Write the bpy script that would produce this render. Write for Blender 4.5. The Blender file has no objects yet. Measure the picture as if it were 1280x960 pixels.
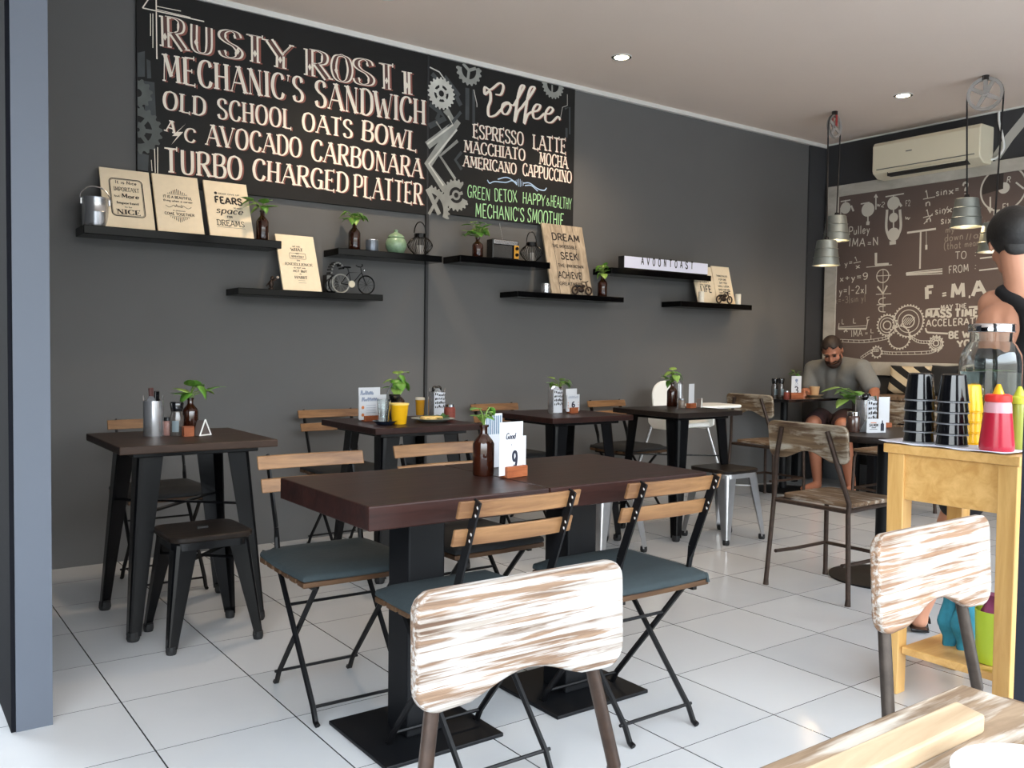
import bpy, bmesh, math, random
from mathutils import Vector, Matrix, Euler
import numpy as np
PI = math.pi
scene = bpy.context.scene
C = scene.collection
random.seed(7)

# ------------------------------------------------------------------ camera
YAW, PITCH, ROLL, FPX, EYE = math.radians(53.934), math.radians(-2.308), math.radians(0.7556), 1114.39, 1.12
def cam_axes():
    f = Vector((math.cos(YAW)*math.cos(PITCH), math.sin(YAW)*math.cos(PITCH), math.sin(PITCH)))
    r = Vector((math.sin(YAW), -math.cos(YAW), 0)); u = r.cross(f)
    c, s = math.cos(ROLL), math.sin(ROLL)
    return c*r+s*u, -s*r+c*u, f
AR, AU, AF = cam_axes()
EYEV = Vector((0, 0, EYE))
cam_data = bpy.data.cameras.new('camera'); cam = bpy.data.objects.new('camera', cam_data); C.objects.link(cam)
cam_data.sensor_width = 36; cam_data.lens = FPX/1280*36; cam_data.clip_start = 0.02
cam.matrix_world = Matrix(((AR.x, AU.x, -AF.x, 0), (AR.y, AU.y, -AF.y, 0), (AR.z, AU.z, -AF.z, EYE), (0, 0, 0, 1)))
scene.camera = cam

# ------------------------------------------------------------------ light and exposure
scene.view_settings.view_transform = 'Standard'; scene.view_settings.look = 'None'
scene.view_settings.gamma = 1; scene.view_settings.use_curve_mapping = False
scene.view_settings.exposure = 0.0
world = bpy.data.worlds.new('world'); scene.world = world; world.use_nodes = True
bg = world.node_tree.nodes['Background']
wn_ = world.node_tree.nodes; wl_ = world.node_tree.links
wtc = wn_.new('ShaderNodeTexCoord'); wsp = wn_.new('ShaderNodeSeparateXYZ'); wl_.new(wtc.outputs['Generated'], wsp.inputs[0])
wrp = wn_.new('ShaderNodeValToRGB'); wl_.new(wsp.outputs['Z'], wrp.inputs['Fac']); we = wrp.color_ramp.elements   # overcast sky over a darker street side
we[0].position = 0.0; we[0].color = (.16, .16, .15, 1); we[1].position = .55; we[1].color = (.82, .93, 1.05, 1)
e_ = we.new(.10); e_.color = (.22, .22, .20, 1); e_ = we.new(.26); e_.color = (.78, .85, .90, 1)
wl_.new(wrp.outputs['Color'], bg.inputs[0]); bg.inputs[1].default_value = 11.8

# ------------------------------------------------------------------ pixel rays (for measuring places on real planes)
def ray(x, y): return AR*((x-640)/FPX) - AU*((y-480)/FPX) + AF
def at_z(x, y, z): d = ray(x, y); return EYEV + d*((z-EYE)/d.z)
def at_x(x, y, X): d = ray(x, y); return EYEV + d*(X/d.x)
def at_y(x, y, Y): d = ray(x, y); return EYEV + d*(Y/d.y)

# ------------------------------------------------------------------ materials
def lin(c):
    return tuple(((v/255)/12.92 if v/255 <= .04045 else (((v/255)+.055)/1.055)**2.4) for v in c)
MATS = {}
def mat(name, rgb, rough=.5, metal=0, noise=0, nscale=20, alpha=None, trans=0, ior=1.45, bump=0, emit=None, estr=0, coat=0, spec=None):
    if name in MATS: return MATS[name]
    m = bpy.data.materials.new(name); m.use_nodes = True; nt = m.node_tree; p = nt.nodes['Principled BSDF']
    col = lin(rgb)+(1,)
    p.inputs['Base Color'].default_value = col; p.inputs['Roughness'].default_value = rough; p.inputs['Metallic'].default_value = metal
    if trans: p.inputs['Transmission Weight'].default_value = trans; p.inputs['IOR'].default_value = ior
    if coat: p.inputs['Coat Weight'].default_value = coat; p.inputs['Coat Roughness'].default_value = .1
    if spec is not None: p.inputs['Specular IOR Level'].default_value = spec
    if emit: p.inputs['Emission Color'].default_value = lin(emit)+(1,); p.inputs['Emission Strength'].default_value = estr
    if noise or bump:
        tc = nt.nodes.new('ShaderNodeTexCoord'); n = nt.nodes.new('ShaderNodeTexNoise'); n.inputs['Scale'].default_value = nscale; n.inputs['Detail'].default_value = 5
        nt.links.new(tc.outputs['Object'], n.inputs['Vector'])
        if noise:
            mx = nt.nodes.new('ShaderNodeMix'); mx.data_type = 'RGBA'; mx.blend_type = 'MIX'
            nt.links.new(n.outputs['Fac'], mx.inputs['Factor'])
            mx.inputs['A'].default_value = tuple(v*(1-noise) for v in col[:3])+(1,); mx.inputs['B'].default_value = tuple(min(1, v*(1+noise)) for v in col[:3])+(1,)
            nt.links.new(mx.outputs['Result'], p.inputs['Base Color'])
        if bump:
            b = nt.nodes.new('ShaderNodeBump'); b.inputs['Strength'].default_value = bump; b.inputs['Distance'].default_value = .004
            nt.links.new(n.outputs['Fac'], b.inputs['Height']); nt.links.new(b.outputs['Normal'], p.inputs['Normal'])
    MATS[name] = m; return m
def wood(name, dark, light, scale=(2, 30, 30), rough=.5, wash=None, wash_amt=.5, knots=True, spec=.3, coat=0, seed=0, wscale=None, bumpd=.0015):
    """long-grain wood along local X; wash = colour of worn paint left in the grain"""
    if name in MATS: return MATS[name]
    m = bpy.data.materials.new(name); m.use_nodes = True; nt = m.node_tree; N = nt.nodes; L = nt.links; p = N['Principled BSDF']
    p.inputs['Roughness'].default_value = rough
    p.inputs['Specular IOR Level'].default_value = spec
    if coat: p.inputs['Coat Weight'].default_value = coat; p.inputs['Coat Roughness'].default_value = .2
    tc = N.new('ShaderNodeTexCoord'); mp = N.new('ShaderNodeMapping'); mp.inputs['Scale'].default_value = scale; mp.inputs['Location'].default_value = (seed*3.1, seed*1.7, seed)
    L.new(tc.outputs['Object'], mp.inputs['Vector'])
    n1 = N.new('ShaderNodeTexNoise'); n1.inputs['Scale'].default_value = 1; n1.inputs['Detail'].default_value = 8; n1.inputs['Roughness'].default_value = .62; n1.inputs['Distortion'].default_value = .6
    L.new(mp.outputs['Vector'], n1.inputs['Vector'])
    r1 = N.new('ShaderNodeValToRGB'); r1.color_ramp.elements[0].position = .33; r1.color_ramp.elements[1].position = .68
    r1.color_ramp.elements[0].color = lin(dark)+(1,); r1.color_ramp.elements[1].color = lin(light)+(1,)
    L.new(n1.outputs['Fac'], r1.inputs['Fac'])
    out = r1.outputs['Color']
    if wash:
        mp2 = N.new('ShaderNodeMapping'); mp2.inputs['Scale'].default_value = wscale or (scale[0]*1.6, scale[1]*.9, scale[2]*.9); mp2.inputs['Location'].default_value = (seed+5, 2, 7)
        L.new(tc.outputs['Object'], mp2.inputs['Vector'])
        n2 = N.new('ShaderNodeTexNoise'); n2.inputs['Scale'].default_value = 1; n2.inputs['Detail'].default_value = 6; n2.inputs['Roughness'].default_value = .6; n2.inputs['Distortion'].default_value = .5
        L.new(mp2.outputs['Vector'], n2.inputs['Vector'])
        n3 = N.new('ShaderNodeTexNoise'); n3.inputs['Scale'].default_value = 9; n3.inputs['Detail'].default_value = 3
        L.new(tc.outputs['Object'], n3.inputs['Vector'])
        ad = N.new('ShaderNodeMath'); ad.operation = 'MULTIPLY_ADD'; L.new(n3.outputs['Fac'], ad.inputs[0]); ad.inputs[1].default_value = .34; L.new(n2.outputs['Fac'], ad.inputs[2])
        r2 = N.new('ShaderNodeValToRGB'); e = r2.color_ramp.elements; c = 1.0-wash_amt*.5
        e[0].position = max(0, c-.21); e[1].position = min(1, c-.07); e[0].color = (0, 0, 0, 1); e[1].color = (1, 1, 1, 1)
        L.new(ad.outputs[0], r2.inputs['Fac'])
        mx = N.new('ShaderNodeMix'); mx.data_type = 'RGBA'; L.new(r2.outputs['Color'], mx.inputs['Factor']); L.new(out, mx.inputs['A'])
        r3 = N.new('ShaderNodeValToRGB'); r3.color_ramp.elements[0].position = .36; r3.color_ramp.elements[1].position = .56; r3.color_ramp.elements[0].color = lin(tuple(v*f for v, f in zip(wash, (.80, .76, .72))))+(1,); r3.color_ramp.elements[1].color = lin(wash)+(1,)
        L.new(n1.outputs['Fac'], r3.inputs['Fac']); L.new(r3.outputs['Color'], mx.inputs['B'])
        out = mx.outputs['Result']
    L.new(out, p.inputs['Base Color'])
    b = N.new('ShaderNodeBump'); b.inputs['Strength'].default_value = .5; b.inputs['Distance'].default_value = bumpd
    L.new(n1.outputs['Fac'], b.inputs['Height']); L.new(b.outputs['Normal'], p.inputs['Normal'])
    MATS[name] = m; return m
def tile_mat():
    m = bpy.data.materials.new('glossy_white_floor_tile'); m.use_nodes = True; nt = m.node_tree; N = nt.nodes; L = nt.links; p = N['Principled BSDF']
    tc = N.new('ShaderNodeTexCoord'); sp = N.new('ShaderNodeSeparateXYZ'); L.new(tc.outputs['Object'], sp.inputs[0])
    S = .4054; outs = []; cells = []
    for ax, off in (('X', 2.664), ('Y', 2.1115)):
        a = N.new('ShaderNodeMath'); a.operation = 'SUBTRACT'; L.new(sp.outputs[ax], a.inputs[0]); a.inputs[1].default_value = off-S*20
        d = N.new('ShaderNodeMath'); d.operation = 'DIVIDE'; L.new(a.outputs[0], d.inputs[0]); d.inputs[1].default_value = S
        fl = N.new('ShaderNodeMath'); fl.operation = 'FLOOR'; L.new(d.outputs[0], fl.inputs[0]); cells.append(fl)
        f = N.new('ShaderNodeMath'); f.operation = 'FRACT'; L.new(d.outputs[0], f.inputs[0])
        h = N.new('ShaderNodeMath'); h.operation = 'SUBTRACT'; L.new(f.outputs[0], h.inputs[0]); h.inputs[1].default_value = .5
        ab = N.new('ShaderNodeMath'); ab.operation = 'ABSOLUTE'; L.new(h.outputs[0], ab.inputs[0])
        g = N.new('ShaderNodeMath'); g.operation = 'GREATER_THAN'; L.new(ab.outputs[0], g.inputs[0]); g.inputs[1].default_value = .5-(.0013 if ax == 'Y' else .0022)/S
        outs.append(g)
    mxm = N.new('ShaderNodeMath'); mxm.operation = 'MAXIMUM'; L.new(outs[0].outputs[0], mxm.inputs[0]); L.new(outs[1].outputs[0], mxm.inputs[1])
    cb = N.new('ShaderNodeCombineXYZ'); L.new(cells[0].outputs[0], cb.inputs[0]); L.new(cells[1].outputs[0], cb.inputs[1])
    wn = N.new('ShaderNodeTexWhiteNoise'); wn.noise_dimensions = '3D'; L.new(cb.outputs[0], wn.inputs['Vector'])
    nz = N.new('ShaderNodeTexNoise'); nz.inputs['Scale'].default_value = 3; nz.inputs['Detail'].default_value = 6; L.new(tc.outputs['Object'], nz.inputs['Vector'])
    md = N.new('ShaderNodeMath'); md.operation = 'MULTIPLY_ADD'; L.new(nz.outputs['Fac'], md.inputs[0]); md.inputs[1].default_value = .8; L.new(wn.outputs['Value'], md.inputs[2])
    rp = N.new('ShaderNodeValToRGB'); rp.color_ramp.elements[0].color = lin((184, 186, 188))+(1,); rp.color_ramp.elements[1].color = lin((200, 201, 202))+(1,); L.new(md.outputs[0], rp.inputs['Fac'])
    mx = N.new('ShaderNodeMix'); mx.data_type = 'RGBA'; L.new(mxm.outputs[0], mx.inputs['Factor']); L.new(rp.outputs['Color'], mx.inputs['A']); mx.inputs['B'].default_value = lin((58, 60, 62))+(1,)
    L.new(mx.outputs['Result'], p.inputs['Base Color'])
    rg = N.new('ShaderNodeMath'); rg.operation = 'MULTIPLY_ADD'; L.new(nz.outputs['Fac'], rg.inputs[0]); rg.inputs[1].default_value = .16; rg.inputs[2].default_value = .07; L.new(rg.outputs[0], p.inputs['Roughness'])
    return m

M_wall = mat('grey_wall_paint', (98, 97, 96), .75, noise=.05, nscale=4, bump=.05)
M_wallback = mat('charcoal_wall_paint', (58, 58, 60), .8, noise=.05, nscale=4)
M_ceil = mat('white_ceiling_paint', (232, 214, 200), .85, noise=.02, nscale=3)
M_trim = mat('white_cornice', (225, 222, 216), .7)
M_dark = mat('matt_black_surface', (20, 21, 26), .9, spec=.08)
M_pillar = mat('blue_grey_pillar_paint', (82, 88, 99), .6, noise=.04, nscale=5)
M_shelf = mat('gloss_black_shelf', (5, 5, 6), .14, spec=.12)
M_blackmetal = mat('black_powder_coat', (9, 9, 11), .24, spec=.22, noise=.1, nscale=30)
M_bistro = mat('black_bistro_steel', (11, 11, 13), .45, spec=.25, noise=.1, nscale=30)
M_basemetal = mat('matt_black_cast_base', (14, 15, 18), .5, spec=.25, noise=.15, nscale=60)
M_silver = mat('brushed_raw_steel', (196, 196, 198), .3, metal=.9, noise=.15, nscale=25)
M_stain = mat('stainless_steel', (200, 200, 202), .24, metal=.8, noise=.05, nscale=15)
M_bolt = mat('zinc_bolt', (185, 185, 185), .3, metal=1)
M_rubber = mat('black_rubber', (24, 24, 25), .7)
M_tube = mat('rusty_steel_tube', (74, 66, 60), .42, metal=.7, noise=.5, nscale=40, bump=.3)
M_tubedark = mat('dark_rusty_tube', (58, 44, 36), .5, metal=.4, noise=.7, nscale=45, bump=.3)
M_walnut = wood('dark_walnut_top', (24, 12, 10), (51, 27, 22), (2.2, 26, 26), .36, spec=.22)
M_walnut_black = wood('black_stained_top', (22, 17, 15), (42, 33, 29), (2.5, 24, 24), .42, spec=.2)
M_walnut_grey = wood('brown_oiled_top', (38, 27, 21), (66, 49, 39), (2.5, 24, 24), .45, spec=.22)
M_slat = wood('honey_acacia_slat', (104, 72, 46), (148, 110, 73), (3, 34, 34), .45, coat=.1)
M_seatslat = wood('brown_seat_slat', (66, 44, 28), (96, 70, 46), (3, 34, 34), .5)
M_seatdark = wood('dark_elm_seat', (22, 18, 16), (46, 37, 31), (3, 25, 25), .4, spec=.2)
M_white1 = wood('whitewashed_teak', (78, 58, 44), (130, 106, 86), (3.2, 70, 70), .7, wash=(170, 167, 163), wash_amt=.44, bumpd=.003, wscale=(5, 130, 130))
M_white2 = wood('whitewashed_teak_pale', (100, 72, 52), (146, 116, 92), (3.2, 62, 62), .7, wash=(174, 169, 162), wash_amt=.40, seed=4, bumpd=.003, wscale=(5, 120, 120))
M_weather = wood('weathered_grey_teak', (70, 52, 38), (126, 106, 82), (3.2, 40, 30), .75, wash=(172, 164, 150), wash_amt=.28, seed=2, bumpd=.003)
M_weather2 = wood('weathered_old_plank', (78, 58, 42), (132, 108, 84), (3, 40, 30), .75, wash=(176, 166, 154), wash_amt=.2, seed=9, bumpd=.003)
M_plank = wood('pale_driftwood_plank', (150, 126, 98), (186, 166, 138), (2.5, 26, 26), .65)
M_pine = wood('varnished_pine', (198, 150, 84), (224, 180, 114), (2, 22, 22), .35, coat=.3)
M_pinev = wood('varnished_pine_upright', (194, 147, 82), (220, 176, 110), (22, 22, 2), .35, coat=.3)
M_block = wood('orange_wood_block', (124, 64, 36), (164, 94, 58), (8, 60, 60), .5)
M_cushion = mat('teal_grey_canvas', (42, 52, 55), .9, noise=.15, nscale=60, bump=.25)
M_cushdark = mat('charcoal_canvas', (30, 31, 33), .9, noise=.15, nscale=60, bump=.25)
M_amber = mat('amber_glass', (58, 26, 14), .06, trans=.35, ior=1.5, coat=.5)
M_leaf = mat('pothos_leaf', (92, 142, 52), .38, noise=.35, nscale=25)
M_leafl = mat('pothos_leaf_light', (142, 176, 84), .38, noise=.35, nscale=30)
M_stem = mat('green_stem', (104, 130, 60), .5)
M_card = mat('white_card', (206, 208, 212), .6)
M_paper = mat('off_white_paper', (200, 203, 210), .6)
M_ink = mat('navy_ink', (28, 30, 48), .6)
M_inkblack = mat('black_ink', (24, 22, 22), .6)
M_inkgrey = mat('grey_blue_ink', (120, 132, 158), .6)
M_inkorange = mat('orange_ink', (206, 122, 66), .6)
M_kraft = mat('tan_ply_panel', (242, 224, 194), .7, noise=.06, nscale=40)
M_kraftink = mat('brown_black_ink', (40, 33, 30), .7)
M_board = mat('black_menu_board', (11, 9, 9), .7)
M_cream = mat('cream_sign_paint', (246, 236, 220), .65)
M_redpaint = mat('rust_red_sign_paint', (142, 84, 72), .65)
M_green = mat('green_sign_paint', (176, 226, 168), .65)
M_blue = mat('pale_blue_sign_paint', (176, 202, 232), .65)
M_gear = mat('grey_sign_paint', (150, 150, 144), .7, noise=.5, nscale=9)
M_gearl = mat('light_grey_sign_paint', (206, 204, 196), .7, noise=.4, nscale=9)
M_geard = mat('slate_grey_sign_paint', (66, 70, 72), .7, noise=.5, nscale=9)
M_chalkbg = mat('brown_chalkboard', (101, 86, 80), .85, noise=.06, nscale=3)
M_chalk = mat('cream_chalk', (210, 204, 192), .9)
M_chalkdim = mat('faint_chalk', (150, 138, 126), .9)
M_frame = wood('pale_painted_frame', (172, 166, 154), (204, 198, 188), (6, 3, 6), .75, knots=False)
M_ac = mat('ivory_plastic', (232, 222, 196), .4)
M_acgrey = mat('grey_plastic', (112, 110, 102), .5)
M_white = mat('white_plastic', (238, 238, 234), .35)
M_galv = mat('galvanised_steel', (162, 168, 164), .38, metal=.85, noise=.12, nscale=12)
M_glass = mat('clear_glass', (245, 250, 250), .02, trans=1, ior=1.45)
M_acrylic = mat('clear_acrylic', (205, 200, 196), .15, trans=.55, ior=1.3)
M_red = mat('red_paint', (150, 34, 32), .5)
M_cord = mat('black_cord', (22, 18, 18), .7)
M_warm = mat('warm_bulb', (255, 214, 150), .5, emit=(255, 206, 140), estr=14)
M_lamp = mat('downlight_lens', (255, 244, 220), .5, emit=(255, 232, 196), estr=30)
M_yellow = mat('yellow_plastic', (240, 182, 28), .25, coat=.3)
M_black = mat('gloss_black_plastic', (14, 14, 17), .12, coat=.5)
M_greyrim = mat('grey_cup_rim', (120, 122, 126), .4)
M_ketchup = mat('ketchup_red', (180, 34, 56), .3, coat=.4)
M_capred = mat('red_plastic', (222, 52, 44), .4)
M_clearpink = mat('frosted_pink_plastic', (210, 160, 168), .35)
M_olive = mat('olive_mustard', (150, 158, 58), .35, coat=.3)
M_olive2 = mat('lime_mustard_cap', (190, 196, 60), .4)
M_cloth = mat('white_paper_liner', (232, 234, 246), .8)
M_chrome = mat('chrome', (215, 215, 218), .08, metal=1)
M_water = mat('water', (235, 242, 238), .02, trans=1, ior=1.33)
M_teal = mat('teal_towel', (42, 118, 138), .95, noise=.25, nscale=50, bump=.4)
M_wine = mat('burgundy_towel', (128, 58, 92), .95, noise=.2, nscale=50, bump=.4)
M_lime = mat('lime_plastic', (176, 200, 52), .4)
M_skin = mat('skin', (196, 140, 112), .5, noise=.06, nscale=30)
M_skin2 = mat('tanned_skin', (170, 112, 86), .5, noise=.06, nscale=30)
M_shirt = mat('grey_marl_cotton', (118, 118, 115), .9, noise=.1, nscale=80, bump=.1)
M_tank = mat('black_cotton', (18, 18, 21), .9)
M_hair = mat('dark_brown_hair', (40, 28, 22), .6, noise=.4, nscale=90, bump=.4)
M_hairb = mat('black_hair', (24, 20, 18), .55, noise=.4, nscale=90, bump=.4)
M_beard = mat('brown_beard', (58, 36, 26), .8, noise=.4, nscale=120, bump=.5)
M_shorts = mat('dark_floral_shorts', (52, 30, 32), .9, noise=.9, nscale=35)
M_navy = mat('navy_ceramic', (30, 36, 52), .25, coat=.4)
M_greyplate = mat('grey_stoneware', (150, 156, 150), .35)
M_food = mat('pale_flatbread', (226, 190, 120), .7, noise=.25, nscale=40, bump=.4)
M_salad = mat('dark_salad', (46, 84, 36), .6, noise=.5, nscale=60)
M_beer = mat('amber_beer', (222, 160, 34), .15, coat=.5)
M_chili = mat('chili_flakes', (120, 52, 40), .7, noise=.6, nscale=120)
M_jade = mat('green_glazed_ceramic', (130, 158, 128), .2, noise=.45, nscale=45, coat=.4)
M_tin = mat('printed_tin', (120, 128, 140), .3, metal=.6, noise=.4, nscale=30)
M_dream = wood('grey_pallet_wood', (150, 134, 114), (196, 178, 154), (26, 26, 3), .8)
M_coffee = mat('kraft_cup', (196, 160, 118), .6)
M_cream2 = mat('cream_candle', (240, 232, 216), .5)
M_bronze = mat('dark_bronze', (58, 44, 36), .4, metal=.6, noise=.4, nscale=60)
M_orange = mat('amber_dial_panel', (224, 164, 52), .4)

# ------------------------------------------------------------------ object helpers
def link(o): C.objects.link(o); return o
def thing(name, label, cat, loc=(0, 0, 0), rotz=0, group=None):
    o = bpy.data.objects.new(name, None); link(o); o.location = loc; o.rotation_euler = (0, 0, rotz); o.empty_display_size = .05
    o['label'] = label; o['category'] = cat
    if group: o['group'] = group
    return o
def tag(o, label, cat, group=None):
    o['label'] = label; o['category'] = cat
    if group: o['group'] = group
    return o
def dup(root, loc=None, rotz=None, label=None, group=None):
    def cp(o, par):
        c = o.copy(); C.objects.link(c)
        if par: c.parent = par
        for ch in o.children: cp(ch, c)
        return c
    r = cp(root, None)
    if loc is not None: r.location = loc
    if rotz is not None: r.rotation_euler = (0, 0, rotz)
    if label: r['label'] = label
    if group: r['group'] = group
    return r
def abs_loc(o):
    v = Vector((0, 0, 0))
    while o: v += Vector(o.location); o = o.parent
    return v
class B:
    def __init__(s): s.bm = bmesh.new()
    def verts(s, vs, fs, M=None):
        bv = [s.bm.verts.new((M @ Vector(v)) if M else v) for v in vs]
        for f in fs:
            try: s.bm.faces.new([bv[i] for i in f])
            except ValueError: pass
        return s
    def box(s, c, d, R=None):
        x, y, z = (d[0]/2, d[1]/2, d[2]/2)
        vs = [Vector((sx*x, sy*y, sz*z)) for sx in (-1, 1) for sy in (-1, 1) for sz in (-1, 1)]
        if R: vs = [R @ v for v in vs]
        vs = [v+Vector(c) for v in vs]
        return s.verts(vs, [(0, 1, 3, 2), (4, 6, 7, 5), (0, 4, 5, 1), (2, 3, 7, 6), (0, 2, 6, 4), (1, 5, 7, 3)])
    def span(s, a, b):
        a, b = Vector(a), Vector(b); return s.box((a+b)/2, (abs(b.x-a.x), abs(b.y-a.y), abs(b.z-a.z)))
    def bar(s, p, q, w, t, ref=(0, 0, 1), w2=None, t2=None):
        p, q = Vector(p), Vector(q); d = (q-p).normalized(); a = d.cross(Vector(ref))
        if a.length < 1e-4: a = d.cross(Vector((1, 0, 0)))
        a.normalize(); b = a.cross(d).normalized()
        w2 = w if w2 is None else w2; t2 = t if t2 is None else t2
        vs = [p+a*sx*w/2+b*sy*t/2 for sx, sy in ((-1, -1), (1, -1), (1, 1), (-1, 1))]+[q+a*sx*w2/2+b*sy*t2/2 for sx, sy in ((-1, -1), (1, -1), (1, 1), (-1, 1))]
        return s.verts(vs, [(3, 2, 1, 0), (4, 5, 6, 7), (0, 1, 5, 4), (1, 2, 6, 5), (2, 3, 7, 6), (3, 0, 4, 7)])
    def tube(s, pts, r, n=8, cap=True, rs=None):
        pts = [Vector(p) for p in pts]; rings = []; up = None
        for i, p in enumerate(pts):
            d = (pts[min(i+1, len(pts)-1)]-pts[max(i-1, 0)]).normalized()
            if up is None: up = Vector((0, 0, 1)) if abs(d.z) < .9 else Vector((1, 0, 0))
            a = d.cross(up).normalized(); b = a.cross(d).normalized(); up = b
            rr = rs[i] if rs else r
            rings.append([s.bm.verts.new(p+(a*math.cos(t)+b*math.sin(t))*rr) for t in [2*PI*k/n for k in range(n)]])
        for A, Bq in zip(rings, rings[1:]):
            for k in range(n): s.bm.faces.new((A[k], A[(k+1) % n], Bq[(k+1) % n], Bq[k]))
        if cap:
            s.bm.faces.new(rings[0][::-1]); s.bm.faces.new(rings[-1])
        return s
    def lathe(s, prof, c=(0, 0, 0), n=24, R=None, cap=True, sx=1, sy=1):
        rings = []; c = Vector(c)
        for r, z in prof:
            row = []
            for k in range(n):
                v = Vector((r*sx*math.cos(2*PI*k/n), r*sy*math.sin(2*PI*k/n), z))
                if R: v = R @ v
                row.append(s.bm.verts.new(v+c))
            rings.append(row)
        for A, Bq in zip(rings, rings[1:]):
            for k in range(n): s.bm.faces.new((A[k], A[(k+1) % n], Bq[(k+1) % n], Bq[k]))
        if cap:
            s.bm.faces.new(rings[0][::-1]); s.bm.faces.new(rings[-1])
        return s
    def ell(s, c, r, R=None, n=16, m=10):
        prof = [(max(1e-4, math.sin(PI*i/m)), -math.cos(PI*i/m)) for i in range(m+1)]
        rr = Vector(r) if not isinstance(r, (int, float)) else Vector((r, r, r))
        D = Matrix.Diagonal(rr); 
        return s.lathe(prof, c, n, (R @ D) if R else D)
    def capsule(s, p, q, r1, r2, n=14):
        p, q = Vector(p), Vector(q); d = q-p; L = d.length
        R = d.to_track_quat('Z', 'Y').to_matrix() if L > 1e-5 else Matrix.Identity(3)
        prof = [(max(1e-4, r1*math.cos(a)), r1*math.sin(a)) for a in [-PI/2+PI/2*i/5 for i in range(6)]]+[(max(1e-4, r2*math.cos(a)), L+r2*math.sin(a)) for a in [PI/2*i/5 for i in range(6)]]
        return s.lathe(prof, p, n, R)
    def prism(s, outline, O, u, v, n, t):
        """2D outline swept t along n"""
        O, u, v, n = Vector(O), Vector(u), Vector(v), Vector(n); k = len(outline)
        vs = [O+u*a+v*b for a, b in outline]+[O+u*a+v*b+n*t for a, b in outline]
        return s.verts(vs, [tuple(range(k))[::-1], tuple(range(k, 2*k))]+[(i, (i+1) % k, k+(i+1) % k, k+i) for i in range(k)])
    def build(s, name, m, parent=None, world=False, smooth=None, bevel=0, bseg=2, flatn=True):
        bm = s.bm
        if world and parent: bmesh.ops.translate(bm, verts=bm.verts, vec=-abs_loc(parent))
        if flatn: bmesh.ops.recalc_face_normals(bm, faces=bm.faces)
        me = bpy.data.meshes.new(name); bm.to_mesh(me); bm.free(); me.materials.append(m)
        o = bpy.data.objects.new(name, me); link(o)
        if parent: o.parent = parent
        if smooth:
            for p in me.polygons: p.use_smooth = True
            try: me.set_sharp_from_angle(angle=math.radians(smooth))
            except Exception: pass
        if bevel:
            md = o.modifiers.new('bevel', 'BEVEL'); md.width = bevel; md.segments = bseg; md.limit_method = 'ANGLE'; md.angle_limit = math.radians(40)
        return o
def structure(o): o['kind'] = 'structure'; return o
def recentre(o):
    """move a top-level mesh's origin to the centre of its base"""
    me = o.data; n = len(me.vertices)
    xs = [v.co for v in me.vertices]
    c = Vector(((min(v.x for v in xs)+max(v.x for v in xs))/2, (min(v.y for v in xs)+max(v.y for v in xs))/2, min(v.z for v in xs)))
    me.transform(Matrix.Translation(-c)); o.location = o.location+c
    return o
def bez(pts, n=8):
    """Catmull-Rom through points (any dimension)"""
    P = [Vector(p) for p in pts]; out = []
    for i in range(len(P)-1):
        p0 = P[i-1] if i else P[0]*2-P[1]; p1, p2 = P[i], P[i+1]; p3 = P[i+2] if i+2 < len(P) else P[-1]*2-P[-2]
        for k in range(n):
            t = k/n; out.append(.5*((2*p1)+(p2-p0)*t+(2*p0-5*p1+4*p2-p3)*t*t+(3*p1-p0-3*p2+p3)*t**3))
    out.append(P[-1]); return out
def rrect(w, h, r, n=5, x0=0, y0=0):
    out = []
    for cx, cy, a0 in ((w-r, r, -PI/2), (w-r, h-r, 0), (r, h-r, PI/2), (r, r, PI)):
        for k in range(n+1): a = a0+PI/2*k/n; out.append((x0+cx+r*math.cos(a), y0+cy+r*math.sin(a)))
    return out

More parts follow.
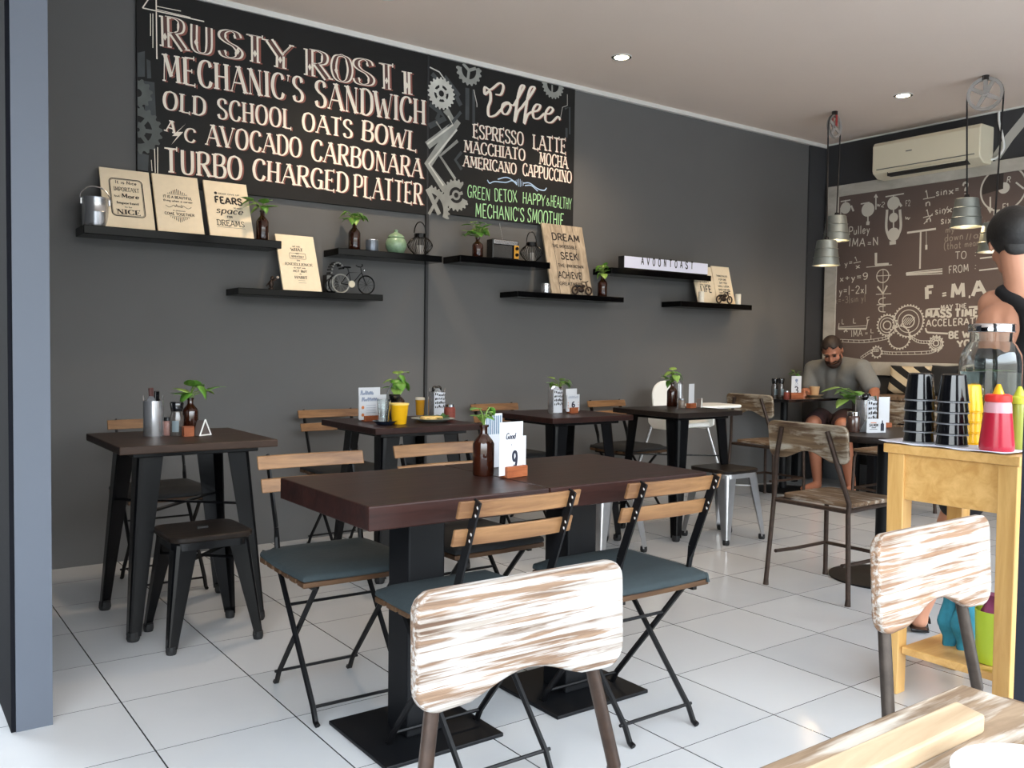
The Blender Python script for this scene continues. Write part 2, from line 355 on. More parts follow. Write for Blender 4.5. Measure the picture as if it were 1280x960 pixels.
# ------------------------------------------------------------------ lettering
GL = {
'A': (.76, 'n 0,0 .38,1|l .38,1 .76,0|l .15,.36 .62,.36'), 'B': (.66, 'l .1,0 .1,1|c .1,1 .38,1 .56,.92 .6,.76 .52,.6 .36,.53 .1,.53|c .3,.53 .56,.48 .66,.28 .56,.06 .34,0 .1,0'),
'C': (.68, 'c .64,.78 .56,.95 .36,1 .14,.86 .04,.5 .14,.14 .36,0 .56,.05 .66,.24'), 'D': (.7, 'l .1,0 .1,1|c .1,1 .38,1 .62,.82 .68,.5 .62,.18 .38,0 .1,0'),
'E': (.6, 'l .1,0 .1,1|l .1,1 .58,1|l .1,.52 .46,.52|l .1,0 .6,0'), 'F': (.56, 'l .1,0 .1,1|l .1,1 .56,1|l .1,.52 .44,.52'),
'G': (.72, 'c .64,.8 .56,.95 .36,1 .14,.86 .04,.5 .14,.14 .36,0 .56,.05 .64,.2|l .64,.0 .64,.42|l .42,.42 .7,.42'), 'H': (.72, 'l .1,0 .1,1|l .62,0 .62,1|l .1,.5 .62,.5'),
'I': (.24, 'l .12,0 .12,1'), 'J': (.5, 'c .38,1 .38,.3 .3,.04 .14,0 .04,.14'), 'K': (.7, 'l .1,0 .1,1|n .1,.42 .6,1|l .28,.6 .66,0'), 'L': (.56, 'l .1,0 .1,1|l .1,0 .56,0'),
'M': (.88, 'n .08,0 .14,1|l .14,1 .44,.2|n .44,.2 .74,1|l .74,1 .8,0'), 'N': (.74, 'n .1,0 .1,1|l .1,1 .64,0|n .64,0 .64,1'),
'O': (.76, 'c .38,1 .14,.88 .04,.5 .14,.12 .38,0 .62,.12 .72,.5 .62,.88 .38,1'), 'P': (.62, 'l .1,0 .1,1|c .1,1 .38,1 .58,.9 .62,.72 .56,.54 .36,.45 .1,.45'),
'Q': (.76, 'c .38,1 .14,.88 .04,.5 .14,.12 .38,0 .62,.12 .72,.5 .62,.88 .38,1|l .45,.25 .76,-.08'), 'R': (.7, 'l .1,0 .1,1|c .1,1 .38,1 .56,.92 .6,.75 .54,.58 .36,.5 .1,.5|l .32,.5 .68,0'),
'S': (.6, 'c .53,.78 .46,.95 .28,1 .1,.9 .07,.72 .2,.57 .42,.45 .55,.28 .5,.08 .3,0 .12,.05 .05,.22'), 'T': (.66, 'l .33,0 .33,1|l 0,1 .66,1'),
'U': (.7, 'c .1,1 .1,.3 .18,.06 .36,0 .54,.06 .62,.3 .62,1'), 'V': (.74, 'l 0,1 .37,0|n .37,0 .74,1'), 'W': (1.0, 'l 0,1 .26,0|n .26,0 .5,.75|l .5,.75 .74,0|n .74,0 1,1'),
'X': (.7, 'l 0,1 .7,0|n 0,0 .7,1'), 'Y': (.7, 'l .35,0 .35,.48|l 0,1 .35,.46|n .35,.46 .7,1'), 'Z': (.62, 'l .04,1 .6,1|n .6,1 .02,0|l .02,0 .62,0'),
"'": (.2, 'n .12,1 .08,.74'), '&': (.74, 'c .7,.0 .3,.62 .24,.86 .38,1 .5,.84 .1,.4 .06,.16 .24,0 .5,.1 .68,.44'), '/': (.5, 'n .05,-.1 .45,1.05'), '-': (.5, 'l .06,.45 .44,.45'), '=': (.6, 'l .06,.6 .54,.6|l .06,.34 .54,.34'),
'+': (.6, 'l .06,.45 .54,.45|l .3,.2 .3,.7'), '.': (.2, 'n .08,0 .12,.06'), ':': (.2, 'n .1,.2 .1,.26|n .1,.6 .1,.66'), '(': (.3, 'c .26,1.1 .08,.8 .05,.45 .1,.1 .26,-.2'), ')': (.3, 'c .04,1.1 .22,.8 .25,.45 .2,.1 .04,-.2'), '|': (.2, 'l .1,-.15 .1,1.1'),
'?': (.6, 'c .05,.75 .15,.97 .35,1 .54,.86 .5,.62 .32,.45 .3,.25|n .3,.0 .3,.06'), '1': (.36, 'l .2,0 .2,1|n .2,1 .02,.8'), '2': (.6, 'c .05,.75 .16,.97 .34,1 .54,.84 .5,.6 .05,0|l .05,0 .58,0'),
'3': (.58, 'c .05,.86 .2,1 .44,.93 .5,.74 .38,.56 .2,.53|c .2,.53 .44,.48 .54,.28 .42,.04 .2,0 .03,.14'), '6': (.6, 'c .5,.9 .36,1 .16,.84 .06,.4 .14,.08 .34,0 .52,.12 .55,.34 .44,.54 .26,.55 .08,.36'), '9': (.6, 'c .1,.1 .24,0 .44,.16 .54,.6 .46,.92 .26,1 .08,.88 .05,.66 .16,.46 .34,.45 .52,.64'),
'a': (.5, 'c .44,.42 .28,.56 .08,.44 .04,.2 .18,0 .36,.08 .44,.3|l .44,.56 .46,0'), 'b': (.5, 'l .06,1 .06,0|c .06,.3 .2,.56 .42,.46 .46,.2 .3,0 .08,.12'), 'c': (.42, 'c .4,.44 .26,.56 .08,.46 .04,.2 .18,0 .4,.1'), 'd': (.5, 'c .44,.4 .28,.56 .08,.44 .04,.2 .18,0 .36,.08 .44,.3|l .45,1 .45,0'),
'e': (.46, 'c .05,.28 .42,.32 .38,.5 .22,.56 .06,.4 .06,.14 .22,0 .42,.12'), 'f': (.36, 'c .36,.92 .26,1 .16,.86 .15,.4 .15,0|l .02,.5 .3,.5'), 'g': (.5, 'c .44,.42 .28,.56 .08,.44 .04,.2 .18,.02 .36,.08 .44,.3|c .44,.5 .45,-.1 .3,-.32 .08,-.24'), 'h': (.48, 'l .06,0 .06,1|c .06,.3 .24,.56 .4,.42 .42,0'),
'i': (.18, 'l .09,0 .09,.52|n .09,.7 .09,.74'), 'k': (.44, 'l .06,0 .06,1|n .06,.2 .38,.55|l .16,.3 .42,0'), 'l': (.18, 'l .09,0 .09,1'), 'm': (.7, 'l .06,0 .06,.54|c .06,.34 .2,.56 .34,.42 .35,0|c .35,.34 .5,.56 .63,.42 .64,0'), 'n': (.48, 'l .06,0 .06,.54|c .06,.34 .24,.56 .4,.42 .42,0'),
'o': (.48, 'c .24,.55 .06,.44 .06,.12 .24,0 .42,.12 .42,.44 .24,.55'), 'p': (.5, 'l .06,.54 .06,-.35|c .06,.36 .24,.56 .44,.44 .45,.14 .28,0 .08,.12'), 'r': (.36, 'l .06,0 .06,.54|c .06,.34 .18,.54 .34,.5'), 's': (.4, 'c .36,.46 .2,.56 .06,.44 .16,.3 .34,.2 .34,.06 .18,0 .04,.08'), 't': (.34, 'c .15,.85 .14,.2 .2,.02 .34,.05|l .02,.55 .32,.55'),
'u': (.48, 'c .06,.54 .06,.14 .18,0 .36,.08 .42,.3|l .42,.54 .43,0'), 'v': (.44, 'l .02,.54 .22,0|n .22,0 .42,.54'), 'w': (.64, 'l .02,.54 .17,0|n .17,0 .32,.5|l .32,.5 .47,0|n .47,0 .62,.54'), 'x': (.44, 'l .03,.54 .41,0|n .03,0 .41,.54'), 'y': (.46, 'l .04,.54 .24,.02|n .44,.54 .1,-.35'),
}
def strip(pts, wf):
    """list of 2D points -> quads list of a ribbon; wf(direction) gives width"""
    P = [np.array(p[:2], float) for p in pts]; n = len(P); Ls = []; Rs = []
    for i in range(n):
        a = P[max(0, i-1)]; b = P[min(n-1, i+1)]; d = b-a; l = np.hypot(*d); d = d/l if l > 1e-9 else np.array([1, 0.])
        w = wf(d)/2; nn = np.array([-d[1], d[0]]); Ls.append(P[i]+nn*w); Rs.append(P[i]-nn*w)
    return [(Ls[i], Rs[i], Rs[i+1], Ls[i+1]) for i in range(n-1)]
def text_quads(s, h, thick, thin, serif=True, gap=.14, space=.42):
    """stroke lettering of cap height h, origin at left of the baseline; returns quads and width"""
    q = []; x = 0
    for ch in s:
        if ch == ' ': x += space*h; continue
        w, spec = GL.get(ch) or GL[ch.upper()]
        for st in spec.split('|'):
            k = st[0]; pts = [tuple(float(v) for v in t.split(',')) for t in st[2:].split()]
            pp = [(p[0], p[1]) for p in bez(pts, 5)] if k == 'c' else pts
            pp = [(x+p[0]*h, p[1]*h) for p in pp]
            if k == 'c': wf = lambda d: thin+(thick-thin)*abs(d[1])**1.5
            elif k == 'n': wf = lambda d: thin
            else: wf = lambda d: thin+(thick-thin)*(1 if abs(d[1]) > .5 else 0)
            q += strip(pp, wf)
            if serif and k in 'ln':
                for a, b in ((pp[0], pp[-1]), (pp[-1], pp[0])):
                    dx, dy = b[0]-a[0], b[1]-a[1]
                    if abs(dy) > abs(dx)*.8 and (abs(a[1]) < 1e-6 or abs(a[1]-h) < 1e-6):
                        ww = (thick if k == 'l' else thin)*.5+thin*1.1; s_ = 1 if dy > 0 else -1
                        q.append(((a[0]-ww, a[1]), (a[0]+ww, a[1]), (a[0]+ww, a[1]+s_*thin), (a[0]-ww, a[1]+s_*thin)))
                    elif abs(dx) > abs(dy)*2 and k == 'l' and a[0]-x > .3*h and ch in 'EFLTZ':
                        q.append(((a[0]-thin, a[1]-thin*1.6), (a[0], a[1]-thin*1.6), (a[0], a[1]+thin*1.6), (a[0]-thin, a[1]+thin*1.6)))
        x += (w+gap)*h
    return q, x-gap*h
class Plane:
    """a real flat surface: O origin, u right, v up, n outward"""
    def __init__(s, O, u, v):
        s.O = Vector(O); s.u = Vector(u).normalized(); s.v = Vector(v).normalized(); s.n = s.u.cross(s.v)
    def pix(s, x, y):
        d = ray(x, y); t = (s.O-EYEV).dot(s.n)/d.dot(s.n); p = EYEV+d*t-s.O
        return (p.dot(s.u), p.dot(s.v))
    def to3(s, p, off=0): return s.O+s.u*float(p[0])+s.v*float(p[1])+s.n*off
class Art:
    """flat painted or printed marks lying on a plane"""
    def __init__(s, pl, off=.0012): s.pl = pl; s.off = off; s.q = []
    def poly(s, pts): s.q.append(list(pts)); return s
    def quads(s, qs, M=lambda p: p): s.q += [[M(p) for p in f] for f in qs]; return s
    def line(s, pts, w, smooth=False):
        if smooth: pts = [(p[0], p[1]) for p in bez([tuple(p) for p in pts], 8)]
        return s.quads(strip(pts, lambda d: w))
    def pl_line(s, pix, w, smooth=False): return s.line([s.pl.pix(*p) for p in pix], w, smooth)
    def ring(s, c, r, w, n=32, a0=0, a1=2*PI, ry=None): 
        ry = ry or r
        return s.line([(c[0]+r*math.cos(a0+(a1-a0)*k/n), c[1]+ry*math.sin(a0+(a1-a0)*k/n)) for k in range(n+1)], w)
    def disc(s, c, r, n=20, ry=None): return s.poly([(c[0]+r*math.cos(2*PI*k/n), c[1]+(ry or r)*math.sin(2*PI*k/n)) for k in range(n)])
    def gear(s, c, r, ri, teeth, th, spokes=0, sw=.02, rh=0, arc=(0, 2*PI)):
        a0, a1 = arc; n = int(teeth*(a1-a0)/(2*PI)); pts = []
        for k in range(n*4):
            for kk in (k, k+1): pass
        seq = []
        for k in range(n*4+1):
            a = a0+(a1-a0)*k/(n*4); rr = r+th if (k % 4) in (1, 2) else r; seq.append((a, rr))
        for (a, ra), (b, rb) in zip(seq, seq[1:]):
            s.poly([(c[0]+ri*math.cos(a), c[1]+ri*math.sin(a)), (c[0]+ra*math.cos(a), c[1]+ra*math.sin(a)), (c[0]+rb*math.cos(b), c[1]+rb*math.sin(b)), (c[0]+ri*math.cos(b), c[1]+ri*math.sin(b))])
        for k in range(spokes):
            a = 2*PI*k/spokes+.4; s.line([(c[0]+rh*.6*math.cos(a), c[1]+rh*.6*math.sin(a)), (c[0]+(ri+.002)*math.cos(a), c[1]+(ri+.002)*math.sin(a))], sw)
        if rh: s.ring(c, rh*.8, rh*.5, 16)
        return s
    def text(s, t, p0, p1, h, thick, thin, serif=True, gap=.14, dx=0, dy=0, shear=0, space=.42):
        """text fitted between two baseline points (plane coordinates)"""
        q, w = text_quads(t, h, thick, thin, serif, gap, space); L = math.hypot(p1[0]-p0[0], p1[1]-p0[1]); k = L/w; c, sn = (p1[0]-p0[0])/L, (p1[1]-p0[1])/L
        def T(p): x, y = (p[0]+shear*p[1])*k, p[1]; return (p0[0]+x*c-y*sn+dx, p0[1]+x*sn+y*c+dy)
        return s.quads(q, T)
    def ptext(s, t, a, b, hpx, thick=.16, thin=.06, serif=True, **kw):
        """a, b: baseline ends measured on the photo; hpx: cap height in photo pixels; thick and thin relative to the cap height"""
        p0, p1 = s.pl.pix(*a), s.pl.pix(*b); pt = s.pl.pix(a[0], a[1]-hpx); h = abs(pt[1]-p0[1])
        return s.text(t, p0, p1, h, thick*h, thin*h, serif, **kw)
    def build(s, name, m, parent=None, label=None):
        b = B()
        for i, f in enumerate(s.q):
            vs = [b.bm.verts.new(s.pl.to3(p, s.off+(i % 37)*1.1e-5)) for p in f]
            try: b.bm.faces.new(vs)
            except ValueError: pass
        bm = b.bm; bm.normal_update()
        for f in bm.faces:
            if f.normal.dot(s.pl.n) < 0: f.normal_flip()
        o = b.build(name, m, parent, world=True, flatn=False)
        if label: o['label'] = label
        return o

# ================================================================== THE SETTING
YW, XB, CZ = 4.84, 6.925, 2.95
def slab(name, a, b, m): return structure(B().span(a, b).build(name, m))
FLOORX0 = -3.0
fl = slab('floor', (FLOORX0, -3, -.05), (7.6, YW+.15, 0), None or tile_mat())
slab('ground', (-30, -40, -.12), (30, YW+.1, -.06), mat('grey_street_paving', (120, 120, 116), .9, noise=.2, nscale=2))
slab('wall_left', (.34, YW, 0), (2.847, YW+.12, 3.0), M_wall)
structure(B().span((2.847, YW+.004, 0), (XB+.12, YW+.12, 3.0)).build('wall_left', M_wall))
slab('wall_back', (XB, -3, 0), (XB+.12, YW, 3.0), M_wallback)
slab('side_light_block', (-1.42, .9, 0), (-1.3, YW+.12, 3.0), M_dark)  # unseen wall added to keep daylight off the room from the left
slab('front_light_block', (5.9, -1.42, 0), (XB+.12, -1.3, 3.0), M_pillar)  # unseen wall segment added to cut daylight on the right-hand floor
slab('ceiling', (-1.42, -1.3, CZ), (XB+.12, YW+.12, CZ+.1), M_ceil)
slab('trim_1', (.435, YW-.03, CZ-.03), (XB, YW, CZ), M_trim)
slab('trim_2', (XB-.012, -1.3, CZ-.012), (XB, YW-.03, CZ), M_trim)
slab('trim_3', (2.838, YW-.018, .0), (2.856, YW+.004, CZ-.03), mat('dark_grey_conduit', (46, 46, 48), .6))
slab('trim_4', (6.70, YW-.012, 0), (XB, YW+.004, CZ-.03), M_wallback)
slab('wall_front_left', (.341, 2.86, 0), (.436, YW, 3.0), M_pillar)
structure(B().span((.329, 2.864, 0), (.341, YW, 3.0)).build('wall_front_left', M_dark))  # near-black slab makes this face darker than the pillar front
slab('baseboard_back', (XB-.012, 0, 0), (XB, YW-.01, .16), mat('pale_grey_skirting', (120, 124, 128), .5))
# right-hand post at the edge of the room
pp = at_z(1267, 863, 0); k = 2.42/pp.x
slab('wall_front_right', (2.42, pp.y*k-.16, 0), (2.56, pp.y*k, 3.0), mat('navy_post_paint', (26, 31, 42), .5))

# ================================================================== MENU BOARDS
def menu_board(name, label, x0, x1, z0, z1):
    r = thing(name, label, 'menu board', ((x0+x1)/2, YW, z0))
    B().span((x0, YW-.02, z0), (x1, YW-.002, z1)).build('panel', M_board, r, world=True, bevel=.002)
    return r, Plane((x0, YW-.02, z0), (1, 0, 0), (0, 0, 1))
mb1, P1 = menu_board('menu_board', 'wide black menu board with hand-painted cream dish names on grey wall', 1.137, 2.836, 1.938, 2.918)
# drop shade of the letters is painted too
def shaded(pl, parent, rows, shade, face, n1, n2, **kw):
    a = Art(pl, .0010); f = Art(pl, .0018)
    for t, p, q, h, th, tn, se in rows:
        dx = .006*h/30
        a.ptext(t, p, q, h, th, tn, se, dx=dx*1.6, dy=-dx*.5, **kw); f.ptext(t, p, q, h, th, tn, se, **kw)
    a.build(n1, shade, parent); f.build(n2, face, parent)
R1 = [('RUSTY ROSTI', (198, 57), (514, 117), 35, .30, .06, True)]
a = Art(P1, .001); f = Art(P1, .0016); g_ = Art(P1, .0022); dsh = Art(P1, .0026)
for t, p, q, h, th, tn in [('R', (203, 58), (231, 63), 38, .26, .05), ('U', (239, 64), (264, 69), 34, .26, .05), ('S', (275, 70), (301, 75), 34, .26, .05), ('T', (308, 76), (329, 80), 33, .30, .05), ('Y', (336, 82), (364, 88), 32, .28, .05), ('R', (383, 94), (410, 99), 33, .26, .05), ('O', (416, 100), (439, 104), 33, .28, .05), ('S', (443, 104), (466, 108), 32, .26, .05), ('T', (474, 110), (492, 113), 31, .30, .05), ('I', (504, 117), (514, 118.6), 28, .2, .05)]:
    a.ptext(t, p, q, h, th, tn, True, dx=.013, dy=-.004); f.ptext(t, p, q, h, th, tn, True); g_.ptext(t, p, q, h, th*(.2 if t == 'I' else .46), .008, False)
for (x, y) in [(206, 46), (245, 53), (297, 64), (318.5, 67), (350, 75), (387, 84), (420, 88), (483, 101), (508.5, 107)]:
    c = P1.pix(x, y); dsh.poly([(c[0]-.011, c[1]), (c[0], c[1]-.02), (c[0]+.011, c[1]), (c[0], c[1]+.02)])
a.build('lettering_shade', M_redpaint, mb1); f.build('title_lettering', M_cream, mb1); g_.build('title_inline', mat('brown_inline_paint', (92, 60, 54), .65), mb1); dsh.build('title_diamond', M_cream, mb1)
rows = [("MECHANIC'S", (203, 101), (379, 128), 34, .18, .05, True), ('SANDWICH', (394, 133), (531, 156), 33, .18, .05, True),
        ('OLD', (204, 136), (256, 145), 23, .17, .06, True), ('SCHOOL', (272, 148), (364, 161), 25, .17, .06, True), ('OATS', (378, 163), (440, 173), 23, .17, .06, True), ('BOWL', (452, 175), (520, 189), 25, .17, .06, True),
        ('A', (207, 164), (218, 167), 15, .2, .1, True), ('C', (230, 176), (243, 179), 17, .16, .08, False), ('AVOCADO', (258, 181), (376, 197), 26, .17, .06, True), ('CARBONARA', (389, 200), (527, 223), 26, .17, .06, True),
        ('TURBO', (206, 215), (302, 225), 30, .17, .06, True), ('CHARGED', (316, 224), (434, 241), 26, .17, .06, True), ('PLATTER', (442, 245), (527, 256), 27, .17, .06, True)]
shaded(P1, mb1, rows, M_redpaint, M_cream, 'lettering_shade', 'lettering', gap=.16)
d = Art(P1, .0018)
d.poly([P1.pix(*p) for p in [(232, 155), (215, 170), (222, 170), (214, 181), (229, 165), (222, 165)]])
for l, w in [([(178, 10), (189, -6)], .006), ([(178, 10), (255, 27)], .006), ([(195, -6), (196, 74)], .006), ([(188, 17), (188, 45)], .004), ([(191, 17), (191, 60)], .004), ([(196, 8), (226, 14)], .004), ([(196, 12), (238, 22)], .004), ([(193, 186), (194, 216)], .004), ([(197, 184), (197, 217)], .004), ([(189, 200), (190, 214)], .003)]:
    d.pl_line(l, w)
d.build('painted_line_flourish', M_cream, mb1)
d = Art(P1, .0009)
for q in [[(172, 66), (181, 64), (181, 96), (172, 96)], [(183, 74), (188, 76), (189, 98), (184, 98)], [(180, 101), (193, 103), (195, 148), (181, 140)], [(172, 190), (186, 194), (185, 214), (172, 212)]]:
    d.poly([P1.pix(*p) for p in q])
d.build('painted_pipe', M_geard, mb1)
d = Art(P1, .0014)
c = P1.pix(172, 116); d.gear(c, .062, .02, 12, .012, arc=(-PI/2, PI/2)); c = P1.pix(171.5, 162); d.gear((c[0]+.002, c[1]), .108, .07, 20, .014, arc=(-PI/2, PI/2)); d.ring((c[0]+.002, c[1]), .025, .03, 12, -PI/2, PI/2)
for an in (-.9, 0, .9): d.line([(c[0]+.03*math.cos(an), c[1]+.03*math.sin(an)), (c[0]+.075*math.cos(an), c[1]+.075*math.sin(an))], .02)
d.build('painted_gear', mat('dim_grey_sign_paint', (92, 96, 94), .7, noise=.5, nscale=9), mb1)

mb2, P2 = menu_board('menu_board', 'narrower black coffee menu board with painted grey gears and green lines', 2.85, 4.02, 1.958, 2.918)
def zig(name, m, lines, off=.001):
    d = Art(P2, off)
    for pts, w in lines: d.pl_line(pts, w)
    return d.build(name, m, mb2)
zig('painted_pipe', M_geard, [([(540, 92), (552, 106), (556, 96), (574, 120)], .03), ([(537, 130), (549, 140), (546, 150)], .03), ([(536, 158), (556, 148), (548, 138)], .035), ([(570, 120), (576, 132)], .03), ([(577, 212), (569, 200), (577, 190)], .02), ([(560, 160), (576, 140)], .02), ([(584, 110), (584, 150)], .03), ([(592, 112), (592, 154)], .02), ([(706, 136), (712, 134), (712, 168)], .014), ([(708, 160), (708, 172)], .02)])
zig('painted_pipe', M_gear, [([(534, 182), (569, 155), (557, 137)], .05), ([(572, 150), (535, 206), (557, 238)], .055), ([(572, 176), (550, 195), (569, 224)], .02), ([(535, 176), (553, 164), (545, 152)], .012)])
zig('painted_pipe_highlight', M_gearl, [([(534, 180), (566, 156), (560, 145)], .012), ([(571, 162), (536, 205), (554, 232)], .012), ([(537, 84), (549, 90), (556, 100)], .008), ([(592, 112), (596, 130), (596, 134)], .005), ([(700, 150), (703, 134), (709, 132), (709, 118)], .004)], .0014)
def g2(px, r, ri, n, th, m=M_gear, spokes=0, rh=0, arc=(0, 2*PI), sw=.02):
    d = Art(P2, .0019); d.gear(P2.pix(*px), r, ri, n, th, spokes, sw, rh, arc); d.build('painted_gear', m, mb2)
g2((551.5, 117), .088, .052, 22, .012, M_gearl, 5, .035, sw=.022)
g2((586, 88), .085, .055, 18, .012, M_gear, 3, .0, arc=(PI*.95, 2.12*PI))
g2((570, 244), .09, .05, 20, .012, M_gear, 2, .03, arc=(PI*.3, PI*1.9))
g2((536, 262), .14, .105, 34, .013, M_gear, arc=(-.35, PI*.5)); d = Art(P2, .0015); d.pl_line([(534, 236), (549, 268)], .03); d.pl_line([(536, 268), (551, 240)], .02); d.build('painted_pipe', M_gear, mb2)
g2((691, 106), .085, .05, 22, .011, M_gear, 0, 0, arc=(PI*.97, PI*2.03)); d = Art(P2, .0019); d.pl_line([(690, 106), (690, 120)], .012); d.build('painted_gear', M_gear, mb2)
# big script title
def script(pl, pts_px, wmax, wmin, off, m, name, parent, dx=0, dy=0):
    d = Art(pl, off)
    for stroke in pts_px:
        P = [pl.pix(*p) for p in stroke]; P = [(p[0]+dx, p[1]+dy) for p in bez([tuple(p)+(0,) for p in P], 6)]
        d.quads(strip(P, lambda t: wmin+(wmax-wmin)*(abs(t[1])**1.3)))
    return d.build(name, m, parent)
CO = [[(619, 118), (626, 118), (629, 108), (624, 104), (613, 112), (606, 109), (606, 118), (612, 114), (613, 125), (610, 135), (611, 145), (619, 144), (627, 136)],
      [(627, 136), (629, 130), (635, 128), (638, 134), (634, 142), (629, 142), (627, 136), (633, 130), (642, 132)],
      [(642, 132), (650, 118), (655, 108), (651, 108), (647, 122), (643, 152), (647, 140), (652, 134)],
      [(652, 134), (661, 122), (668, 110), (663, 110), (659, 124), (655, 154), (659, 144), (664, 140)],
      [(664, 140), (672, 138), (675, 132), (670, 131), (666, 138), (667, 147), (673, 148), (680, 142)],
      [(680, 142), (687, 142), (691, 137), (687, 134), (682, 141), (682, 151), (689, 153), (697, 146), (700, 150)]]
script(P2, CO, .02, .010, .001, M_redpaint, 'lettering_shade', mb2, .007, -.003); script(P2, CO, .021, .009, .0017, M_cream, 'title_script', mb2)
rows2 = [('ESPRESSO', (591, 172), (654, 182), 17, .17, .08, True), ('LATTE', (666, 186), (707, 192), 18, .15, .08, True), ('MACCHIATO', (580, 190), (656, 201), 15, .17, .08, True), ('MOCHA', (674, 205), (709, 211), 15, .17, .09, True), ('AMERICANO', (579, 208), (645, 218), 14, .17, .09, True), ('CAPPUCCINO', (653, 219), (714, 229), 15, .17, .09, True)]
shaded(P2, mb2, rows2, M_redpaint, M_cream, 'lettering_shade', 'lettering', gap=.12)
d = Art(P2, .0016)
for t, p, q, h in [('GREEN', (584, 246), (612, 251), 15), ('DETOX', (618, 251), (646, 253), 15), ('HAPPY', (653, 254), (681, 258), 14), ('&', (683, 257), (687, 257), 9), ('HEALTHY', (688, 258), (714, 262), 14), ("MECHANIC'S", (594, 271), (655, 277), 17), ('SMOOTHIE', (659, 277), (704, 284), 17)]:
    d.ptext(t, p, q, h, .13, .09, False, gap=.12)
d.build('green_lettering', M_green, mb2)
d = Art(P2, .0016)
for l in [[(609, 225), (612, 229), (618, 227), (632, 228), (640, 226), (646, 231)], [(622, 224), (634, 222), (646, 229)], [(654, 229), (662, 229), (672, 236), (680, 238), (683, 235)], [(656, 232), (664, 232), (672, 239)]]: d.pl_line(l, .007, True)
for k in range(6): d.pl_line([(644+k*2, 222+abs(k-2.5)*1.5+k*.4), (644+k*2, 233-abs(k-2.5)*1.2+k*.4)], .004)
d.build('painted_flourish', M_blue, mb2)

# ================================================================== CHALKBOARD
cb = thing('chalkboard', 'large brown chalkboard of physics sketches in pale painted frame on back wall', 'chalkboard', (XB, 3.4, .93))
YR = 1.9
B().span((XB-.018, YR, 1.03), (XB-.002, 4.69, 2.49)).build('board', M_chalkbg, cb, world=True)
for a, b in (((XB-.03, YR, .932), (XB-.002, 4.79, 1.044)), ((XB-.03, YR, 2.476), (XB-.002, 4.79, 2.572)), ((XB-.029, 4.672, 1.044), (XB-.002, 4.79, 2.476)), ((XB-.03, YR-.1, .932), (XB-.002, YR, 2.572))):
    B().span(a, b).build('frame_rail', M_frame, cb, world=True, bevel=.003)
PC = Plane((XB-.018, 4.69, 1.03), (0, -1, 0), (0, 0, 1))
CW = .0105
def chalk(name, lines=(), texts=(), discs=(), rings=(), m=M_chalk):
    d = Art(PC, .0012)
    for l in lines: d.pl_line(l[0], l[1] if len(l) > 1 and not isinstance(l[1], bool) else CW, len(l) > 2)
    for t, a, b, h, *r in texts: d.ptext(t, a, b, h, r[0] if r else .12, r[1] if len(r) > 1 else (r[0] if r else .12), False, gap=.18)
    for c, rr in discs: d.disc(PC.pix(*c), rr)
    for c, rr, w in rings: d.ring(PC.pix(*c), rr, w)
    return d.build(name, m, cb)
chalk('pulley_sketch', [([(1051, 252), (1063, 250)],), ([(1057, 250), (1057, 262)], .01), ([(1064, 257), (1067, 264)], .016), ([(1051, 260), (1051, 272)],), ([(1076, 255), (1087, 253)],), ([(1095, 262), (1095, 244)],), ([(1093, 247), (1095, 243), (1097, 247)],), ([(1085, 266), (1085, 279)], .012), ([(1083, 279), (1087, 279)], .03)], discs=[((1057, 260), .05), ((1085, 262), .06)])
chalk('block_and_tackle_sketch', [([(1107, 246), (1130, 242)],), ([(1117, 244), (1117, 305)], .012), ([(1112, 304), (1120, 303)], .03), ([(1121, 250), (1127, 258)], .02), ([(1109, 262), (1108, 285), (1112, 298)], .022, True), ([(1125, 262), (1126, 284), (1121, 298)], .022, True)], discs=[((1117, 254), .055), ((1117, 293), .055), ((1117, 272), .04)], texts=[('F2', (1132, 258), (1138, 257), 7), ('w2', (1096, 258), (1105, 259), 6), ('w', (1131, 274), (1137, 275), 6)])
chalk('formula_lettering', texts=[('Pulley', (1061, 294), (1087, 291), 10), ('IMA', (1061, 308), (1081, 308), 10), ('=', (1084, 308), (1089, 308), 8), ('N', (1091, 307), (1098, 306), 10),
    ('y=', (1056, 333), (1066, 331), 7), ('1', (1070, 327), (1072, 326), 6), ('x', (1070, 336), (1075, 335), 7), ('x+y=9', (1050, 352), (1085, 349), 8), ('y=|-2x|', (1049, 368), (1083, 366), 9)], lines=[([(1067, 329), (1076, 327)], .007)])
chalk('faint_formula', texts=[('x=-3|sin y|', (1044, 380), (1082, 376), 8)], m=M_chalkdim)
chalk('sine_formula', texts=[('1', (1158, 248), (1161, 247), 10), ('n', (1157, 258), (1163, 257), 9), ('sin', (1170, 245), (1184, 243), 9), ('x', (1186, 243), (1192, 242), 9), ('=', (1194, 241), (1199, 240), 8), ('?', (1203, 243), (1210, 242), 14, .2), ('1', (1159, 271), (1162, 270), 9), ('n', (1158, 278), (1164, 277), 8), ('sin', (1169, 268), (1182, 266), 9), ('x', (1184, 266), (1190, 265), 9), ('six', (1176, 280), (1189, 279), 10)], lines=[([(1154, 249), (1169, 246)], .007), ([(1154, 272), (1166, 269)], .007), ([(1155, 280), (1166, 267)], .007), ([(1180, 268), (1185, 258)], .006)])
chalk('note_lettering', texts=[('my', (1182, 291), (1193, 290), 8), ('tion', (1224, 282), (1246, 280), 8), ('down', (1181, 302), (1204, 299), 9), ('at', (1217, 298), (1229, 297), 8), ('(that', (1180, 312), (1201, 310), 9), ('means', (1206, 309), (1228, 306), 8)], lines=[([(1208, 300), (1210, 292)], .006), ([(1212, 300), (1214, 292)], .006)], m=M_chalkdim)
